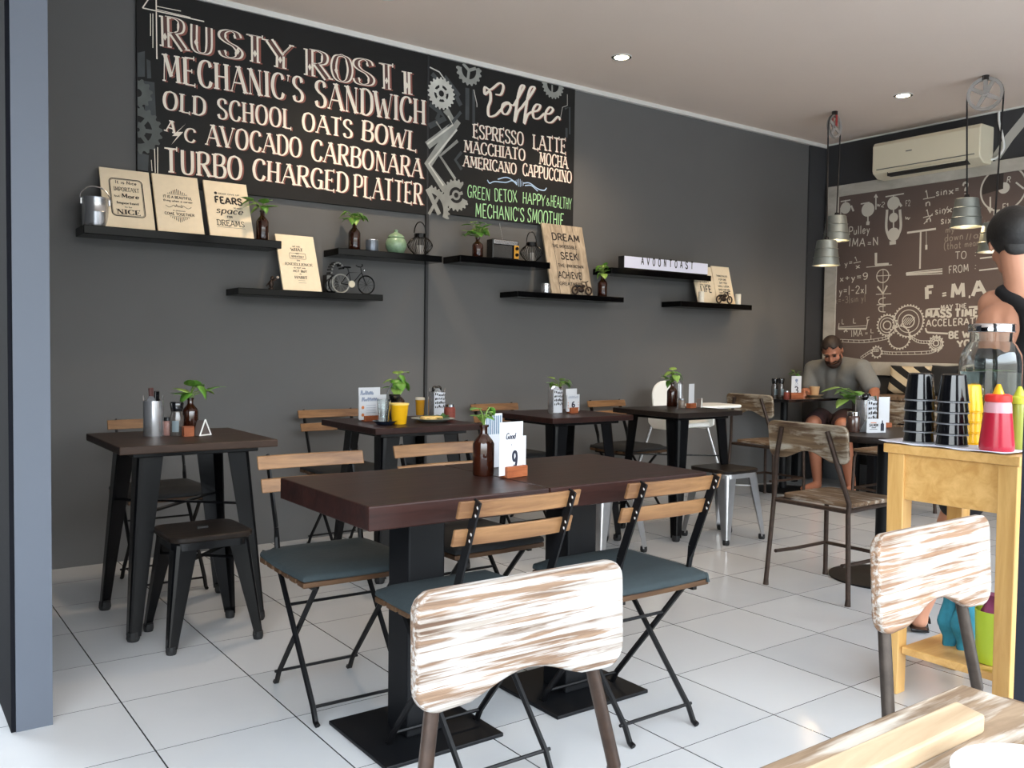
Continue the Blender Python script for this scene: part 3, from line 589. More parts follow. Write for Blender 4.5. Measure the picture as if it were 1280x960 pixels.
chalk('route_lettering', texts=[('TO', (1194, 324), (1208, 323), 9, .1), ('FROM', (1186, 342), (1211, 339), 9, .12), (':', (1218, 322), (1220, 322), 10), (':', (1218, 338), (1220, 338), 10)], lines=[([(1225, 323), (1250, 320)],), ([(1224, 338), (1250, 335)],)])
chalk('pendulum_sketch', [([(1134, 291), (1170, 286)], .016), ([(1151, 289), (1150, 336)], .014), ([(1158, 288), (1158, 306)], .004), ([(1158, 306), (1158, 312)], .018), ([(1133, 341), (1178, 336), (1178, 342), (1133, 344), (1133, 341)], .008), ([(1133, 342.5), (1178, 339)], .014)])
chalk('graph_sketch', [([(1095, 316), (1095, 331)], .022), ([(1094, 331), (1111, 330)], .02), ([(1083, 334), (1115, 331)], .006), ([(1104, 336), (1104, 390)], .005), ([(1096, 345), (1114, 344)], .006), ([(1095, 368), (1114, 367)], .006), ([(1096, 381), (1114, 380)], .006), ([(1097, 358), (1104, 367), (1109, 357)], .016), ([(1107, 372), (1100, 374), (1099, 379), (1107, 381)], .008, True), ([(1107, 382), (1099, 384), (1100, 389), (1107, 390)], .008, True)], rings=[((1103.5, 345), .055, .008)])
chalk('force_lettering', texts=[('F', (1157, 374), (1167, 373), 15, .26), ('M', (1189, 372), (1206, 371), 17, .22), ('A', (1216, 370), (1232, 368), 18, .22)], lines=[([(1178, 367), (1183, 366)], .012), ([(1178, 370), (1183, 369)], .012), ([(1211, 371), (1213, 371)], .02)])
chalk('motto_lettering', texts=[('MAY THE', (1176, 387), (1208, 385), 5.5, .2), ('MASS', (1157, 397), (1189, 396), 9, .3), ('TIMES', (1194, 396), (1230, 395), 9, .3), ('ACCELERATION', (1158, 408), (1238, 405), 8, .18), ('BE WITH', (1186, 423), (1232, 421), 8, .26), ('YOU', (1197, 434), (1222, 432), 8, .26)], lines=[([(1158, 391), (1160, 387), (1175, 386)], .014, True), ([(1211, 384), (1229, 383)], .014), ([(1157, 410), (1159, 415), (1166, 416), (1185, 417)], .014, True)])
chalk('lever_sketch', [([(1048, 411), (1083, 411)], .016), ([(1048, 409), (1083, 407)], .005), ([(1048, 411), (1049, 404)], .008), ([(1083, 411), (1085, 400)], .008), ([(1055, 415), (1058, 412), (1059, 415)], .012)], texts=[('L', (1052, 405), (1055, 405), 6), ('L', (1066, 404), (1070, 404), 6), ('F', (1084, 404), (1088, 403), 7), ('IMA', (1064, 421), (1078, 420), 8), ('=', (1081, 419), (1085, 419), 5), ('L', (1088, 416), (1092, 416), 5), ('L', (1088, 424), (1092, 424), 5)], rings=[])
d = Art(PC, .0012)
for (x, y), r, n, inner in [((1109, 406.5), .085, 22, 1), ((1135.5, 401.5), .128, 32, 1), ((1124, 421.5), .095, 24, 0), ((1170, 429), .055, 14, 1), ((1096, 440), .045, 12, 0)]:
    c = PC.pix(x, y); d.gear(c, r, r-.007, n, .012)
    if inner: d.ring(c, r*.72, .007); d.ring(c, r*.4, .01)
    if r > .12:
        for k in range(-2, 3): d.line([(c[0]-.03+k*.018, c[1]-.03), (c[0]+.02+k*.018, c[1]+.03)], .006)
for l in [[(1136, 417), (1148, 425), (1166, 426)], [(1047, 424), (1080, 425), (1107, 421), (1113, 417)], [(1170, 436), (1158, 439), (1120, 440), (1103, 439)], [(1166, 421), (1176, 423), (1178, 430), (1172, 437)], [(1076, 446), (1090, 437), (1098, 436)]]:
    P = [tuple(PC.pix(*p))+(0,) for p in l]; P = bez(P, 10); d.line(P, .005); d.line([(p[0], p[1]-.022) for p in P], .005)
    for p in P[::2]: d.line([(p[0], p[1]), (p[0]+.004, p[1]-.022)], .005)
d.build('gear_train_sketch', M_chalk, cb)
d = Art(PC, .0012); c = PC.pix(1254, 236); d.ring(c, .165, .012, 40); d.disc(PC.pix(1255, 235), .042); d.pl_line([(1238, 246), (1238, 264)], .012); d.pl_line([(1235, 260), (1238, 266), (1240, 260)], .012); d.pl_line([(1242, 266), (1250, 265)], .04); d.pl_line([(1270, 228), (1280, 236)], .012)
d.ptext('R', (1258, 228), (1263, 228), 7, .14, .14, False); d.ptext('F1', (1253, 263), (1261, 262), 8, .14, .14, False)
d.build('wheel_sketch', M_chalk, cb)
d = Art(PC, .0013); c = PC.pix(1254, 236); d.poly([c]+[(c[0]+.155*math.cos(a), c[1]+.155*math.sin(a)) for a in [PI*.5+PI*.55*k/10 for k in range(11)]]); d.build('wheel_shading', mat('dark_chalk_shading', (62, 54, 50), .9), cb)
# painted branch on the wall above the board
PWB = Plane((XB, 4.69, 2.5), (0, -1, 0), (0, 0, 1)); d = Art(PWB, .002)
d.pl_line([(1243, 200), (1262, 172), (1282, 148), (1300, 120)], .07); br = d.build('painted_branch', mat('chalky_white_paint', (186, 184, 176), .8), None); structure(br)

# ================================================================== FURNITURE PROTOTYPES
def bistro_chair(label, cushion=M_cushion, loc=(0, 0, 0), rotz=0, group='folding bistro chairs'):
    """sitter faces -Y; back at +Y"""
    t = thing('folding_chair', label, 'chair', loc, rotz, group)
    SX = .146
    for s in (-1, 1):
        x = s*SX; b = B()
        b.tube([(x, -.20, .006), (x, -.185, .012), (x, -.165, .05), (x, .135, .415)], .009, 6)
        b.tube([(x, .135, .415), (x, .15, .5)], .009, 6)
        b.bar((x, .148, .49), (x, .155, .53), .008, .016, ref=(1, 0, 0), w2=.026, t2=.006)
        b.bar((x, .155, .53), (x, .243, .757), .026, .006, ref=(1, 0, 0))
        b.build('back_post', M_bistro, t, smooth=40)
        b = B(); x2 = s*(SX-.016)
        b.tube([(x2, .205, .006), (x2, .19, .012), (x2, .17, .05), (x2, -.15, .405)], .009, 6); b.build('leg', M_bistro, t, smooth=40)
        for z, y in ((.655, .2075), (.672, .214), (.72, .2325), (.74, .2405)):
            B().lathe([(.0055, 0), (.0055, .003), (.003, .0045)], (x, y+.003, z), 8, Matrix.Rotation(-PI/2+.37, 3, 'X')).build('bolt', M_bolt, t)
    for y, z in ((-.165, .05), (.045, .305)): B().tube([(-SX, y, z), (SX, y, z)], .005, 6).build('crossbar', M_bistro, t)
    B().tube([(-SX, .165, .055), (SX, .165, .055)], .005, 6).build('crossbar', M_bistro, t)
    R = Matrix.Rotation(-.37, 3, 'X')
    for z, y, w in ((.734, .2125, .374), (.662, .185, .366)):
        bm = B(); n = 8
        for k in range(n):
            x0 = -w/2+w*k/n; x1 = x0+w/n
            f0, f1 = [.012*(1-(2*xx/w)**2) for xx in (x0, x1)]
            bm.verts([(x0, y+f0-.007, z-.022), (x0, y+f0+.007-.003, z-.022), (x1, y+f1-.007, z-.022), (x1, y+f1+.004, z-.022), (x0, y+f0+.007, z+.022), (x0, y+f0+.018, z+.022), (x1, y+f1+.007, z+.022), (x1, y+f1+.018, z+.022)],
                     [(0, 2, 3, 1), (4, 5, 7, 6), (0, 4, 6, 2), (1, 3, 7, 5)]+([(0, 1, 5, 4)] if k == 0 else [])+([(2, 6, 7, 3)] if k == n-1 else []))
        bmesh.ops.remove_doubles(bm.bm, verts=bm.bm.verts, dist=1e-5)
        bm.build('back_slat', M_slat, t, bevel=.003)
    for s in (-1, 1): B().span((s*SX-.008, -.17, .402), (s*SX+.008, .17, .416)).build('seat_rail', M_bistro, t)
    for k in range(6):
        y = -.17+k*.066; B().span((-.19, y-.026, .416), (.19, y+.026, .432)).build('seat_slat', M_seatslat, t, bevel=.003)
    if cushion:
        b = B(); n = 10; top = []
        for sgn in (0, 1):
            for i in range(n+1):
                for j in range(n+1):
                    u, v = i/n*2-1, j/n*2-1; e = max(abs(u), abs(v)); r = 1-.045*(abs(u*v))**2
                    z = .434 if sgn == 0 else .452+.020*(1-e**6)*(1-.35*math.exp(-6*(u*u+v*v)))
                    b.bm.verts.new((u*.2*r*(1 if sgn == 0 else .985), -.005+v*.203*r*(1 if sgn == 0 else .985), z))
        b.bm.verts.ensure_lookup_table(); V = b.bm.verts; m = n+1
        for i in range(n):
            for j in range(n):
                b.bm.faces.new((V[i*m+j], V[i*m+j+1], V[(i+1)*m+j+1], V[(i+1)*m+j])); o = m*m
                b.bm.faces.new((V[o+i*m+j], V[o+(i+1)*m+j], V[o+(i+1)*m+j+1], V[o+i*m+j+1]))
        per = [i*m for i in range(m)]+[n*m+j for j in range(1, m)]+[i*m+n for i in range(n-1, -1, -1)]+[j for j in range(n-1, 0, -1)]
        for a, c in zip(per, per[1:]+per[:1]): b.bm.faces.new((V[a], V[c], V[c+m*m], V[a+m*m]))
        cu = b.build('cushion', cushion, t, smooth=60, bevel=.006)
        for s in (-1, 1): B().tube([(s*.165, .17, .445), (s*.178, .185, .45), (s*.182, .19, .425)], .006, 5).build('cushion_tie', cushion, cu)
    return t

def tapered_leg(b, top, foot, wt, wf, dirs, th=.004):
    """angle-section sheet-steel leg: two flanges meeting at the outer corner"""
    top, foot = Vector(top), Vector(foot); sx, sy = dirs; n = 6
    def sec(t):
        p = top.lerp(foot, t); w = wt+(wf-wt)*min(1, t*1.02); k = Vector((sx, sy, 0))
        return p, w
    rows = []
    for i in range(n+1):
        p, w = sec(i/n); c = w*.22
        rows.append([p+Vector((-sx*w, 0, 0)), p+Vector((-sx*c, 0, 0)), p+Vector((-sx*c*.3, -sy*c*.3, 0)), p+Vector((0, -sy*c, 0)), p+Vector((0, -sy*w, 0)), p+Vector((-sx*th, -sy*w, 0)), p+Vector((-sx*(c+th), -sy*(c+th), 0)), p+Vector((-sx*w, -sy*th, 0))])
    vs = [v for r in rows for v in r]; m = 8
    fs = [(i*m+k, i*m+(k+1) % m, (i+1)*m+(k+1) % m, (i+1)*m+k) for i in range(n) for k in range(m)]+[tuple(range(m)), tuple(n*m+k for k in range(m))]
    b.verts(vs, fs)
def tolix_stool(label, metal, seatm, loc, rotz=0, zt=.415, group=None, sp=.176, wood_seat=False):
    t = thing('metal_stool', label, 'stool', loc, rotz, group)
    s0 = .138
    b = B(); o = rrect(.31, .31, .055, 6, -.155, -.155); b.prism(o, (0, 0, zt-.022), (1, 0, 0), (0, 1, 0), (0, 0, 1), .022)
    b.build('seat', seatm, t, bevel=.006, smooth=50)
    if not wood_seat: B().tube([(-.02, 0, zt+.0005), (.02, 0, zt+.0005)], .008, 8).build('seat_slot', M_rubber, t)
    b = B(); o = rrect(.29, .29, .05, 6, -.145, -.145); b.prism(o, (0, 0, zt-.05), (1, 0, 0), (0, 1, 0), (0, 0, 1), .028); b.build('seat_skirt', metal, t, smooth=50)
    for sx in (-1, 1):
        for sy in (-1, 1):
            b = B(); tapered_leg(b, (sx*s0, sy*s0, zt-.03), (sx*sp, sy*sp, .02), .082, .034, (sx, sy)); lg = b.build('leg', metal, t)
            B().lathe([(.017, 0), (.02, .012), (.019, .03)], (sx*(sp-.016), sy*(sp-.016), 0), 12).build('foot_cap', M_rubber, lg)
    for a in ((-1, -1, 1, 1), (-1, 1, 1, -1)): B().bar((a[0]*.125, a[1]*.125, zt-.105), (a[2]*.125, a[3]*.125, zt-.105), .02, .006).build('brace', metal, t)
    return t
def tolix_table(label, loc, topm, metal=M_blackmetal, zt=.74, W=.6, D=.6, sp=.262, th=.03, name='bistro_table', group='square tables with tapered metal legs'):
    t = thing(name, label, 'table', loc, 0, group)
    B().span((-W/2, -D/2, zt-th), (W/2, D/2, zt)).build('tabletop', topm, t, bevel=.004)
    B().span((-W/2+.06, -D/2+.06, zt-th-.02), (W/2-.06, D/2-.06, zt-th)).build('top_frame', metal, t, bevel=.003)
    s0 = .215
    for sx in (-1, 1):
        for sy in (-1, 1):
            b = B(); tapered_leg(b, (sx*s0, sy*s0, zt-th-.012), (sx*sp, sy*sp, .02), .092, .044, (sx, sy), .005); lg = b.build('leg', metal, t)
            B().lathe([(.02, 0), (.025, .012), (.023, .036)], (sx*(sp-.02), sy*(sp-.02), 0), 12).build('foot_cap', M_rubber, lg)
            B().box((sx*(s0-.05), sy*(s0-.05), zt-th-.012), (.1, .1, .012)).build('mounting_plate', metal, t)
    for a in ((-1, -1, 1, 1), (-1, 1, 1, -1)): B().bar((a[0]*.21, a[1]*.21, .47), (a[2]*.21, a[3]*.21, .47+a[1]*.006), .02, .008).build('brace', metal, t)
    return t
def board_back(b, W, H, arch, r=.03, n=14):
    """rounded back board with an arched lower edge: 2D outline, x centred, y from 0"""
    o = []
    for cx, cy, a0 in ((W/2-r, H-r, 0), (-W/2+r, H-r, PI/2)):
        for k in range(6): a = a0+PI/2*k/5; o.append((cx+r*math.cos(a), cy+r*math.sin(a)))
    r2 = r*1.2
    for k in range(6): a = PI+PI/2*k/5; o.append((-W/2+r2+r2*math.cos(a), r2+r2*math.sin(a)))
    x0, x1 = -W/2+.07, W/2-.07
    for k in range(1, n): u = k/n; o.append((x0+(x1-x0)*u, arch*(math.sin(PI*u)**1.6)))
    for k in range(6): a = -PI/2+PI/2*k/5; o.append((W/2-r2+r2*math.cos(a), r2+r2*math.sin(a)))
    return o
def school_chair(label, loc, rotz, back=M_weather, seat=M_weather2, tube=M_tube, W=.42, H=.195, arch=.05, group='tube-framed chairs with wooden back boards', zt=.76, lean=.075, th=.022, splay=.475):
    """sitter faces -Y; back board at +Y.  Posts run behind the board (flip=1)"""
    t = thing('wooden_back_chair', label, 'chair', loc, rotz, group)
    ang = math.atan2(lean, zt-.44)
    v = Vector((0, math.sin(ang), math.cos(ang))); n = Vector((0, -math.cos(ang), math.sin(ang)))
    O = Vector((0, .2+lean, zt))-v*H
    b = B(); b.prism(board_back(b, W, H, arch), O-n*0, (1, 0, 0), v, n, th)
    b.build('backrest', back, t, bevel=.006, bseg=3, smooth=35)
    for s in (-1, 1):
        xt, xs, xf = s*W*.29, s*W*splay, s*W*(splay+.05)
        b = B(); top = O+v*(H*.86)-n*.011; top.x = xt; mid = O-n*.011; mid.x = s*W*(.29+(splay-.29)*.53)
        b.tube([top, mid, (xs, .195, .45), (xs, .2, .40), (xf, .215, .03), (xf, .217, 0)], .0115, 10, rs=[.0115]*4+[.0115, .014]); b.build('rear_leg', tube, t, smooth=50)
        b = B(); b.tube([(s*W*.40, -.17, .425), (s*W*.42, -.19, .38), (s*W*.43, -.2, .03), (s*W*.43, -.2, 0)], .0115, 10, rs=[.0115, .0115, .0115, .014]); b.build('front_leg', tube, t, smooth=50)
        b = B(); b.tube([(s*W*.425, .205, .17), (s*W*.42, .06, .165), (s*W*.425, -.19, .165)], .009, 8); b.build('stretcher', tube, t, smooth=50)
    B().tube([(-W*.42, -.19, .165), (W*.42, -.19, .165)], .009, 8).build('stretcher', tube, t, smooth=50)
    for a, c in (((-W*.46, .195, .414), (W*.46, .195, .414)), ((-W*.41, -.17, .414), (W*.41, -.17, .414)), ((-W*.41, -.17, .414), (-W*.46, .195, .414)), ((W*.41, -.17, .414), (W*.46, .195, .414))):
        B().tube([a, c], .0105, 8).build('seat_rail', tube, t, smooth=50)
    b = B(); b.prism(rrect(W*.88, .375, .03, 5, -W*.44, -.215), (0, 0, .424), (1, 0, 0), (0, 1, 0), (0, 0, 1), .02); b.build('seat', seat, t, bevel=.004, smooth=35)
    return t

# ================================================================== TABLES AND CHAIRS
# long table 9: two pedestal tables pushed together
def pedestal_table(label, x0, x1, bx, group='dark wood pedestal tables pushed together'):
    y0, y1 = 1.94, 2.51; cx, cy = (x0+x1)/2, 2.23
    t = thing('pedestal_table', label, 'table', (bx, cy, 0), 0, group)
    B().span((x0-bx, y0-cy, .668), (x1-bx, y1-cy, .73)).build('tabletop', M_walnut, t, bevel=.004)
    B().span((-.06, -.06, .012), (.06, .06, .655)).build('column', M_basemetal, t, bevel=.006)
    B().span((-.19, -.18, 0), (.19, .18, .012)).build('base_plate', M_basemetal, t, bevel=.003)
    B().span((-.16, -.16, .655), (.16, .16, .668)).build('top_plate', M_basemetal, t)
    return t
pedestal_table('dark wood pedestal table nearest the pillar, left half of long table nine', .988, 1.549, 1.29)
pedestal_table('dark wood pedestal table bearing the number nine card, right half of the long table', 1.552, 2.195, 1.87)
bistro_chair('folding chair with teal cushion at far left corner of long table nine', M_cushion, (1.215, 2.60, 0), -.03)
bistro_chair('folding chair behind long table nine beyond the amber bottle', M_cushdark, (1.755, 2.66, 0), .02)
bistro_chair('near folding chair with teal cushion, just behind the big whitewashed chair back', M_cushion, (1.32, 1.985, 0), PI)
bistro_chair('near folding chair with teal cushion at right end of long table nine', M_cushion, (1.865, 1.985, 0), PI)

TA = tolix_table('small square dark table beside the pillar holding a steel cutlery caddy', (1.05, 3.75, 0), M_walnut_grey)
tolix_stool('low black metal stool at small table beside the pillar', M_blackmetal, M_seatdark, (1.045, 3.44, 0), 0, .415)
bistro_chair('folding chair between the small pillar-side table and the grey wall', M_cushdark, (1.11, 4.27, 0), 0)
T8 = tolix_table('square dark table with plate of food and yellow cup', (2.205, 3.98, 0), M_walnut)
bistro_chair('folding chair against grey wall behind table with yellow cup', M_cushdark, (2.15, 4.5, 0), .02)
T6 = tolix_table('square dark table with the number six card', (3.325, 4.07, 0), M_walnut)
bistro_chair('folding chair against grey wall left of number six table', M_cushdark, (3.33, 4.54, 0), 0)
bistro_chair('folding chair against grey wall right of number six table', M_cushdark, (4.30, 4.52, 0), .05)
T5 = tolix_table('square black table with white high chair behind it', (4.07, 3.85, 0), M_walnut_black, zt=.757, W=.56, D=.56, sp=.25)
tolix_stool('raw steel stool with dark wooden seat in front of black table', M_silver, M_seatdark, (4.17, 3.55, 0), 0, .425, 'raw steel stools', wood_seat=True)
tolix_stool('raw steel stool half hidden behind long table nine', M_silver, M_seatdark, (3.33, 3.69, 0), 0, .425, 'raw steel stools', wood_seat=True)

# high chair
hc = thing('high_chair', 'white plastic high chair with steel legs behind black table', 'high chair', (4.72, 4.44, 0), 0)
def rot_y_sheet(): pass
b = B(); o = []
W2 = .13
pts = [(-W2, 0)]+[(-W2+.0, .2)]+[(-W2+.13+.13*math.cos(a), .22+.11*math.sin(a)) for a in [PI-PI*k/12 for k in range(13)]]+[(W2, .2), (W2, 0)]
b.prism(pts, (0, .13, .57), (1, 0, 0), (0, .12, .99), (0, -1, .12), .02); b.build('backrest', M_white, hc, bevel=.008, smooth=40)
b = B(); b.prism(rrect(.33, .3, .06, 5, -.165, -.17), (0, 0, .58), (1, 0, 0), (0, 1, 0), (0, 0, 1), .03); b.build('seat', M_white, hc, bevel=.01, smooth=40)
for s in (-1, 1):
    b = B(); b.prism([(-.17, .59), (-.1, .56), (.08, .56), (.13, .60), (.14, .70), (.05, .70), (-.17, .73)], (s*.165, 0, 0), (0, 1, 0), (0, 0, 1), (s, 0, 0), .018); b.build('side_panel', M_white, hc, bevel=.006)
    for y in (-1, 1):
        B().tube([(s*.15, y*.13, .57), (s*.27, y*.25, .02)], .0125, 10).build('leg', M_stain, hc, smooth=50)
        B().lathe([(.018, 0), (.018, .03), (.013, .04)], (s*.272, y*.252, 0), 10).build('foot', M_white, hc)
b = B(); b.prism(rrect(.42, .30, .07, 6, -.21, -.42), (0, 0, .73), (1, 0, 0), (0, 1, 0), (0, 0, 1), .02); b.build('tray', M_white, hc, bevel=.008, smooth=40)

# wooden-backed chairs
school_chair('dark wooden-back chair seen from behind left of the reading man', (5.56, 4.31, 0), PI/2, M_weather, M_weather2, M_tubedark, W=.42, H=.17, arch=.045, zt=.80, lean=.05)
school_chair('weathered wooden-back chair seen from behind at the round pedestal table', (3.715, 2.487, 0), PI/2, M_weather, M_weather2, M_tubedark, W=.42, H=.175, arch=.045, zt=.795, lean=.05)
school_chair('whitewashed wooden-back chair in the foreground, in front of long table nine', (.792, .848, 0), 0, M_white1, M_weather2, M_tubedark, W=.382, H=.170, arch=.032, zt=.784, lean=.012)
school_chair('whitewashed wooden-back chair standing before the pine service stand', (1.648, .680, 0), 0, M_white2, M_weather2, M_tube, W=.398, H=.180, arch=.04, zt=.795, lean=.022, splay=.40)
school_chair('wooden-seat tube chair on the far side of the round pedestal table', (5.85, 3.48, 0), -PI/2, M_weather, M_weather2, M_tubedark, W=.40, H=.17, arch=.045, zt=.76, lean=.05)

# man's table
t3 = thing('cafe_table', 'black table with number three card in far corner before the reading man', 'table', (6.02, 4.52, 0))
B().span((-.34, -.29, .735), (.34, .29, .755)).build('tabletop', M_black, t3, bevel=.003)
B().lathe([(.03, 0), (.03, .72)], (0, 0, .012), 16).build('column', M_basemetal, t3, smooth=40)
B().lathe([(.24, 0), (.24, .008), (.06, .02)], (0, 0, 0), 32).build('base', M_basemetal, t3, smooth=40)
B().span((-.2, -.03, .715), (.2, .03, .735)).build('top_bracket', M_basemetal, t3)
# round pedestal table
tr = thing('round_pedestal_table', 'round dark pedestal table with round base left of the pine stand', 'table', (4.09, 2.46, 0))
B().lathe([(.355, 0), (.36, .006), (.36, .024), (.355, .03)], (0, 0, .70), 48).build('tabletop', M_walnut_black, tr, smooth=40)
B().lathe([(.042, 0), (.042, .66)], (0, 0, .02), 20).build('column', M_basemetal, tr, smooth=40)
B().lathe([(.255, 0), (.255, .008), (.10, .018), (.045, .03)], (0, 0, 0), 40).build('base', M_basemetal, tr, smooth=40)
B().lathe([(.12, 0), (.12, .012)], (0, 0, .688), 20).build('top_flange', M_basemetal, tr)
# plank ledge along the back wall and the man's bench
lg = thing('plank_ledge', 'rough brown plank ledge along back wall under the chalkboard', 'ledge', (6.68, 3.2, 0))
B().span((6.42, 2.3, .755), (6.915, 4.08, .785)).build('top_board', M_weather2, lg, world=True, bevel=.003)
for k, (a, b_) in enumerate(((.49, .57), (.58, .66), (.67, .75))): B().span((6.425, 2.3, a), (6.455, 4.08, b_)).build('front_plank', M_weather2, lg, world=True, bevel=.004)
for y in (2.36, 3.2, 4.02): B().span((6.46, y-.03, 0), (6.9, y+.03, .755)).build('leg', M_basemetal, lg, world=True)
bn = thing('bench', 'black bench seat in far corner under the reading man', 'bench', (6.7, 4.45, 0))
B().span((6.46, 4.12, .40), (6.90, 4.80, .44)).build('seat', M_basemetal, bn, world=True, bevel=.004)
for x in (6.50, 6.86):
    for y in (4.17, 4.76): B().span((x-.02, y-.02, 0), (x+.02, y+.02, .40)).build('leg', M_basemetal, bn, world=True)
# striped cushion leaning on the wall
cs = thing('cushion', 'black and cream chevron cushion leaning on wall behind plank ledge', 'cushion', (6.84, 3.92, .785))
def pillow(w, h, t, m, parent, stripes=None, name='cover'):
    b = B(); n = 14
    for sg in (1, -1):
        for i in range(n+1):
            for j in range(n+1):
                u, v = i/n*2-1, j/n*2-1; th = t*.5*max(0, (1-u**4)*(1-v**4))**.5
                k = 1-.06*(1-abs(u))*abs(v)**3-.0; k2 = 1-.06*(1-abs(v))*abs(u)**3
                b.bm.verts.new((u*w/2*k2, sg*th, h/2+v*h/2*k))
    V = b.bm.verts; V.ensure_lookup_table(); m_ = n+1
    for q in (0, m_*m_):
        for i in range(n):
            for j in range(n): b.bm.faces.new((V[q+i*m_+j], V[q+i*m_+j+1], V[q+(i+1)*m_+j+1], V[q+(i+1)*m_+j]))
    bmesh.ops.remove_doubles(b.bm, verts=b.bm.verts, dist=1e-5)
    return b.build(name, m, parent, smooth=60)
def stripe_mat():
    m = bpy.data.materials.new('black_cream_chevron_cloth'); m.use_nodes = True; nt = m.node_tree; N = nt.nodes; L = nt.links; p = N['Principled BSDF']; p.inputs['Roughness'].default_value = .9
    tc = N.new('ShaderNodeTexCoord'); sp = N.new('ShaderNodeSeparateXYZ'); L.new(tc.outputs['Object'], sp.inputs[0])
    ab = N.new('ShaderNodeMath'); ab.operation = 'MULTIPLY_ADD'; L.new(sp.outputs['X'], ab.inputs[0]); ab.inputs[1].default_value = .62; L.new(sp.outputs['Z'], ab.inputs[2])
    fr = N.new('ShaderNodeMath'); fr.operation = 'MULTIPLY'; L.new(ab.outputs[0], fr.inputs[0]); fr.inputs[1].default_value = 8.2
    f2 = N.new('ShaderNodeMath'); f2.operation = 'FRACT'; L.new(fr.outputs[0], f2.inputs[0])
    g = N.new('ShaderNodeMath'); g.operation = 'GREATER_THAN'; L.new(f2.outputs[0], g.inputs[0]); g.inputs[1].default_value = .5
    mx = N.new('ShaderNodeMix'); mx.data_type = 'RGBA'; L.new(g.outputs[0], mx.inputs['Factor']); mx.inputs['A'].default_value = lin((22, 21, 22))+(1,); mx.inputs['B'].default_value = lin((206, 190, 160))+(1,)
    L.new(mx.outputs['Result'], p.inputs['Base Color']); return m
cov = pillow(.36, .24, .09, stripe_mat(), cs); cov.rotation_euler = (math.radians(-12), 0, math.radians(-90)); cov.location = (-.05, 0, .0)
cs2 = thing('cushion', 'dark grey cushion beside the chevron cushion on the plank ledge', 'cushion', (6.84, 3.64, .785))
cov = pillow(.22, .25, .09, M_cushdark, cs2); cov.rotation_euler = (math.radians(-12), 0, math.radians(-90)); cov.location = (-.05, 0, .0)
cs3 = thing('cushion', 'sand coloured cushion on the plank ledge half behind the black cups', 'cushion', (6.84, 3.40, .785))
cov = pillow(.24, .26, .09, mat('sand_cloth', (176, 160, 130), .9, noise=.1), cs3); cov.rotation_euler = (math.radians(-12), 0, math.radians(-90)); cov.location = (-.05, 0, .0)

# foreground slatted table
ft = thing('plank_table', 'weathered slatted plank table in right foreground holding a white plate', 'table', (.62, .3, 0))
B().span((.25, .355, .705), (1.035, .52, .735)).build('tabletop_plank', wood('sun_bleached_plank', (96, 76, 58), (150, 128, 104), (3, 40, 30), .75, wash=(186, 178, 166), wash_amt=.26, seed=5, bumpd=.003), ft, world=True, bevel=.004)
B().span((.25, .15, .705), (1.04, .325, .735)).build('tabletop_plank', wood('grey_plank', (108, 92, 72), (166, 150, 126), (3, 34, 30), .7, seed=3), ft, world=True, bevel=.004)
B().span((.25, -.05, .705), (1.03, .12, .735)).build('tabletop_plank', M_plank, ft, world=True, bevel=.004)
for x in (.34, .92):
    B().span((x-.025, -.04, .67), (x+.025, .50, .704)).build('cross_rail', M_tubedark, ft, world=True)
    for y in (.0, .46): B().span((x-.022, y-.022, 0), (x+.022, y+.022, .67)).build('leg', M_tubedark, ft, world=True)
b = B(); O = at_z(1195, 875, .755); 
lp = thing('loose_plank', 'pale loose plank lying across the weathered foreground table', 'plank', (.6, .44, .735))
c0 = [at_z(1195, 875, .755), at_z(1232, 893, .755), at_z(1118, 961, .755), at_z(1008, 957, .755)]
dx = (c0[0]-c0[3]).normalized()
pp_ = [c0[0], c0[1], c0[1]-dx*.6, c0[0]-dx*.6]
b.verts([tuple(p) for p in pp_]+[(p.x, p.y, .7352) for p in pp_], [(0, 1, 2, 3), (7, 6, 5, 4), (0, 4, 5, 1), (1, 5, 6, 2), (2, 6, 7, 3), (3, 7, 4, 0)])
b.build('board', M_plank, lp, world=True, bevel=.003)
pl = thing('plate', 'white plate on the foreground plank table at the lower right edge', 'plate', tuple(at_z(1305, 1000, .7352)))
B().lathe([(.035, 0), (.045, .003), (.07, .013), (.074, .016), (.071, .017), (.045, .008), (.001, .007)], (0, 0, .001), 40).build('dish', M_white, pl, smooth=50)

# ================================================================== PINE SERVICE STAND
sx0, sx1, sy0, sy1, sz = 2.72, 3.17, 1.218, 1.645, .824
sv = thing('service_stand', 'tall pine service stand with lower shelf holding cups and sauces', 'stand', ((sx0+sx1)/2, (sy0+sy1)/2, 0))
B().span((sx0-.005, sy0-.003, sz-.03), (sx1, sy1, sz)).build('top', M_pine, sv, world=True, bevel=.003)
for x in (sx0+.033, sx1-.035):
    for y in (sy0+.035, sy1-.04):
        b = B(); b.bar((x, y, sz-.03), (x, y, 0), .058, .058, ref=(0, 1, 0), w2=.05, t2=.05); b.build('leg', M_pinev, sv, world=True, bevel=.003)
for a, c in (((sx0+.012, sy0+.06, .645), (sx0+.034, sy1-.068, .793)), ((sx1-.036, sy0+.06, .645), (sx1-.014, sy1-.068, .793)), ((sx0+.06, sy0+.012, .645), (sx1-.06, sy0+.034, .793)), ((sx0+.06, sy1-.036, .645), (sx1-.06, sy1-.014, .793))):
    B().span(a, c).build('apron', M_pine, sv, world=True, bevel=.002)
B().span((sx0+.02, sy0+.064, .135), (sx1-.02, sy1-.07, .16)).build('shelf', M_pine, sv, world=True, bevel=.003)
li = B(); n = 14
bm = li.bm; rows_ = []
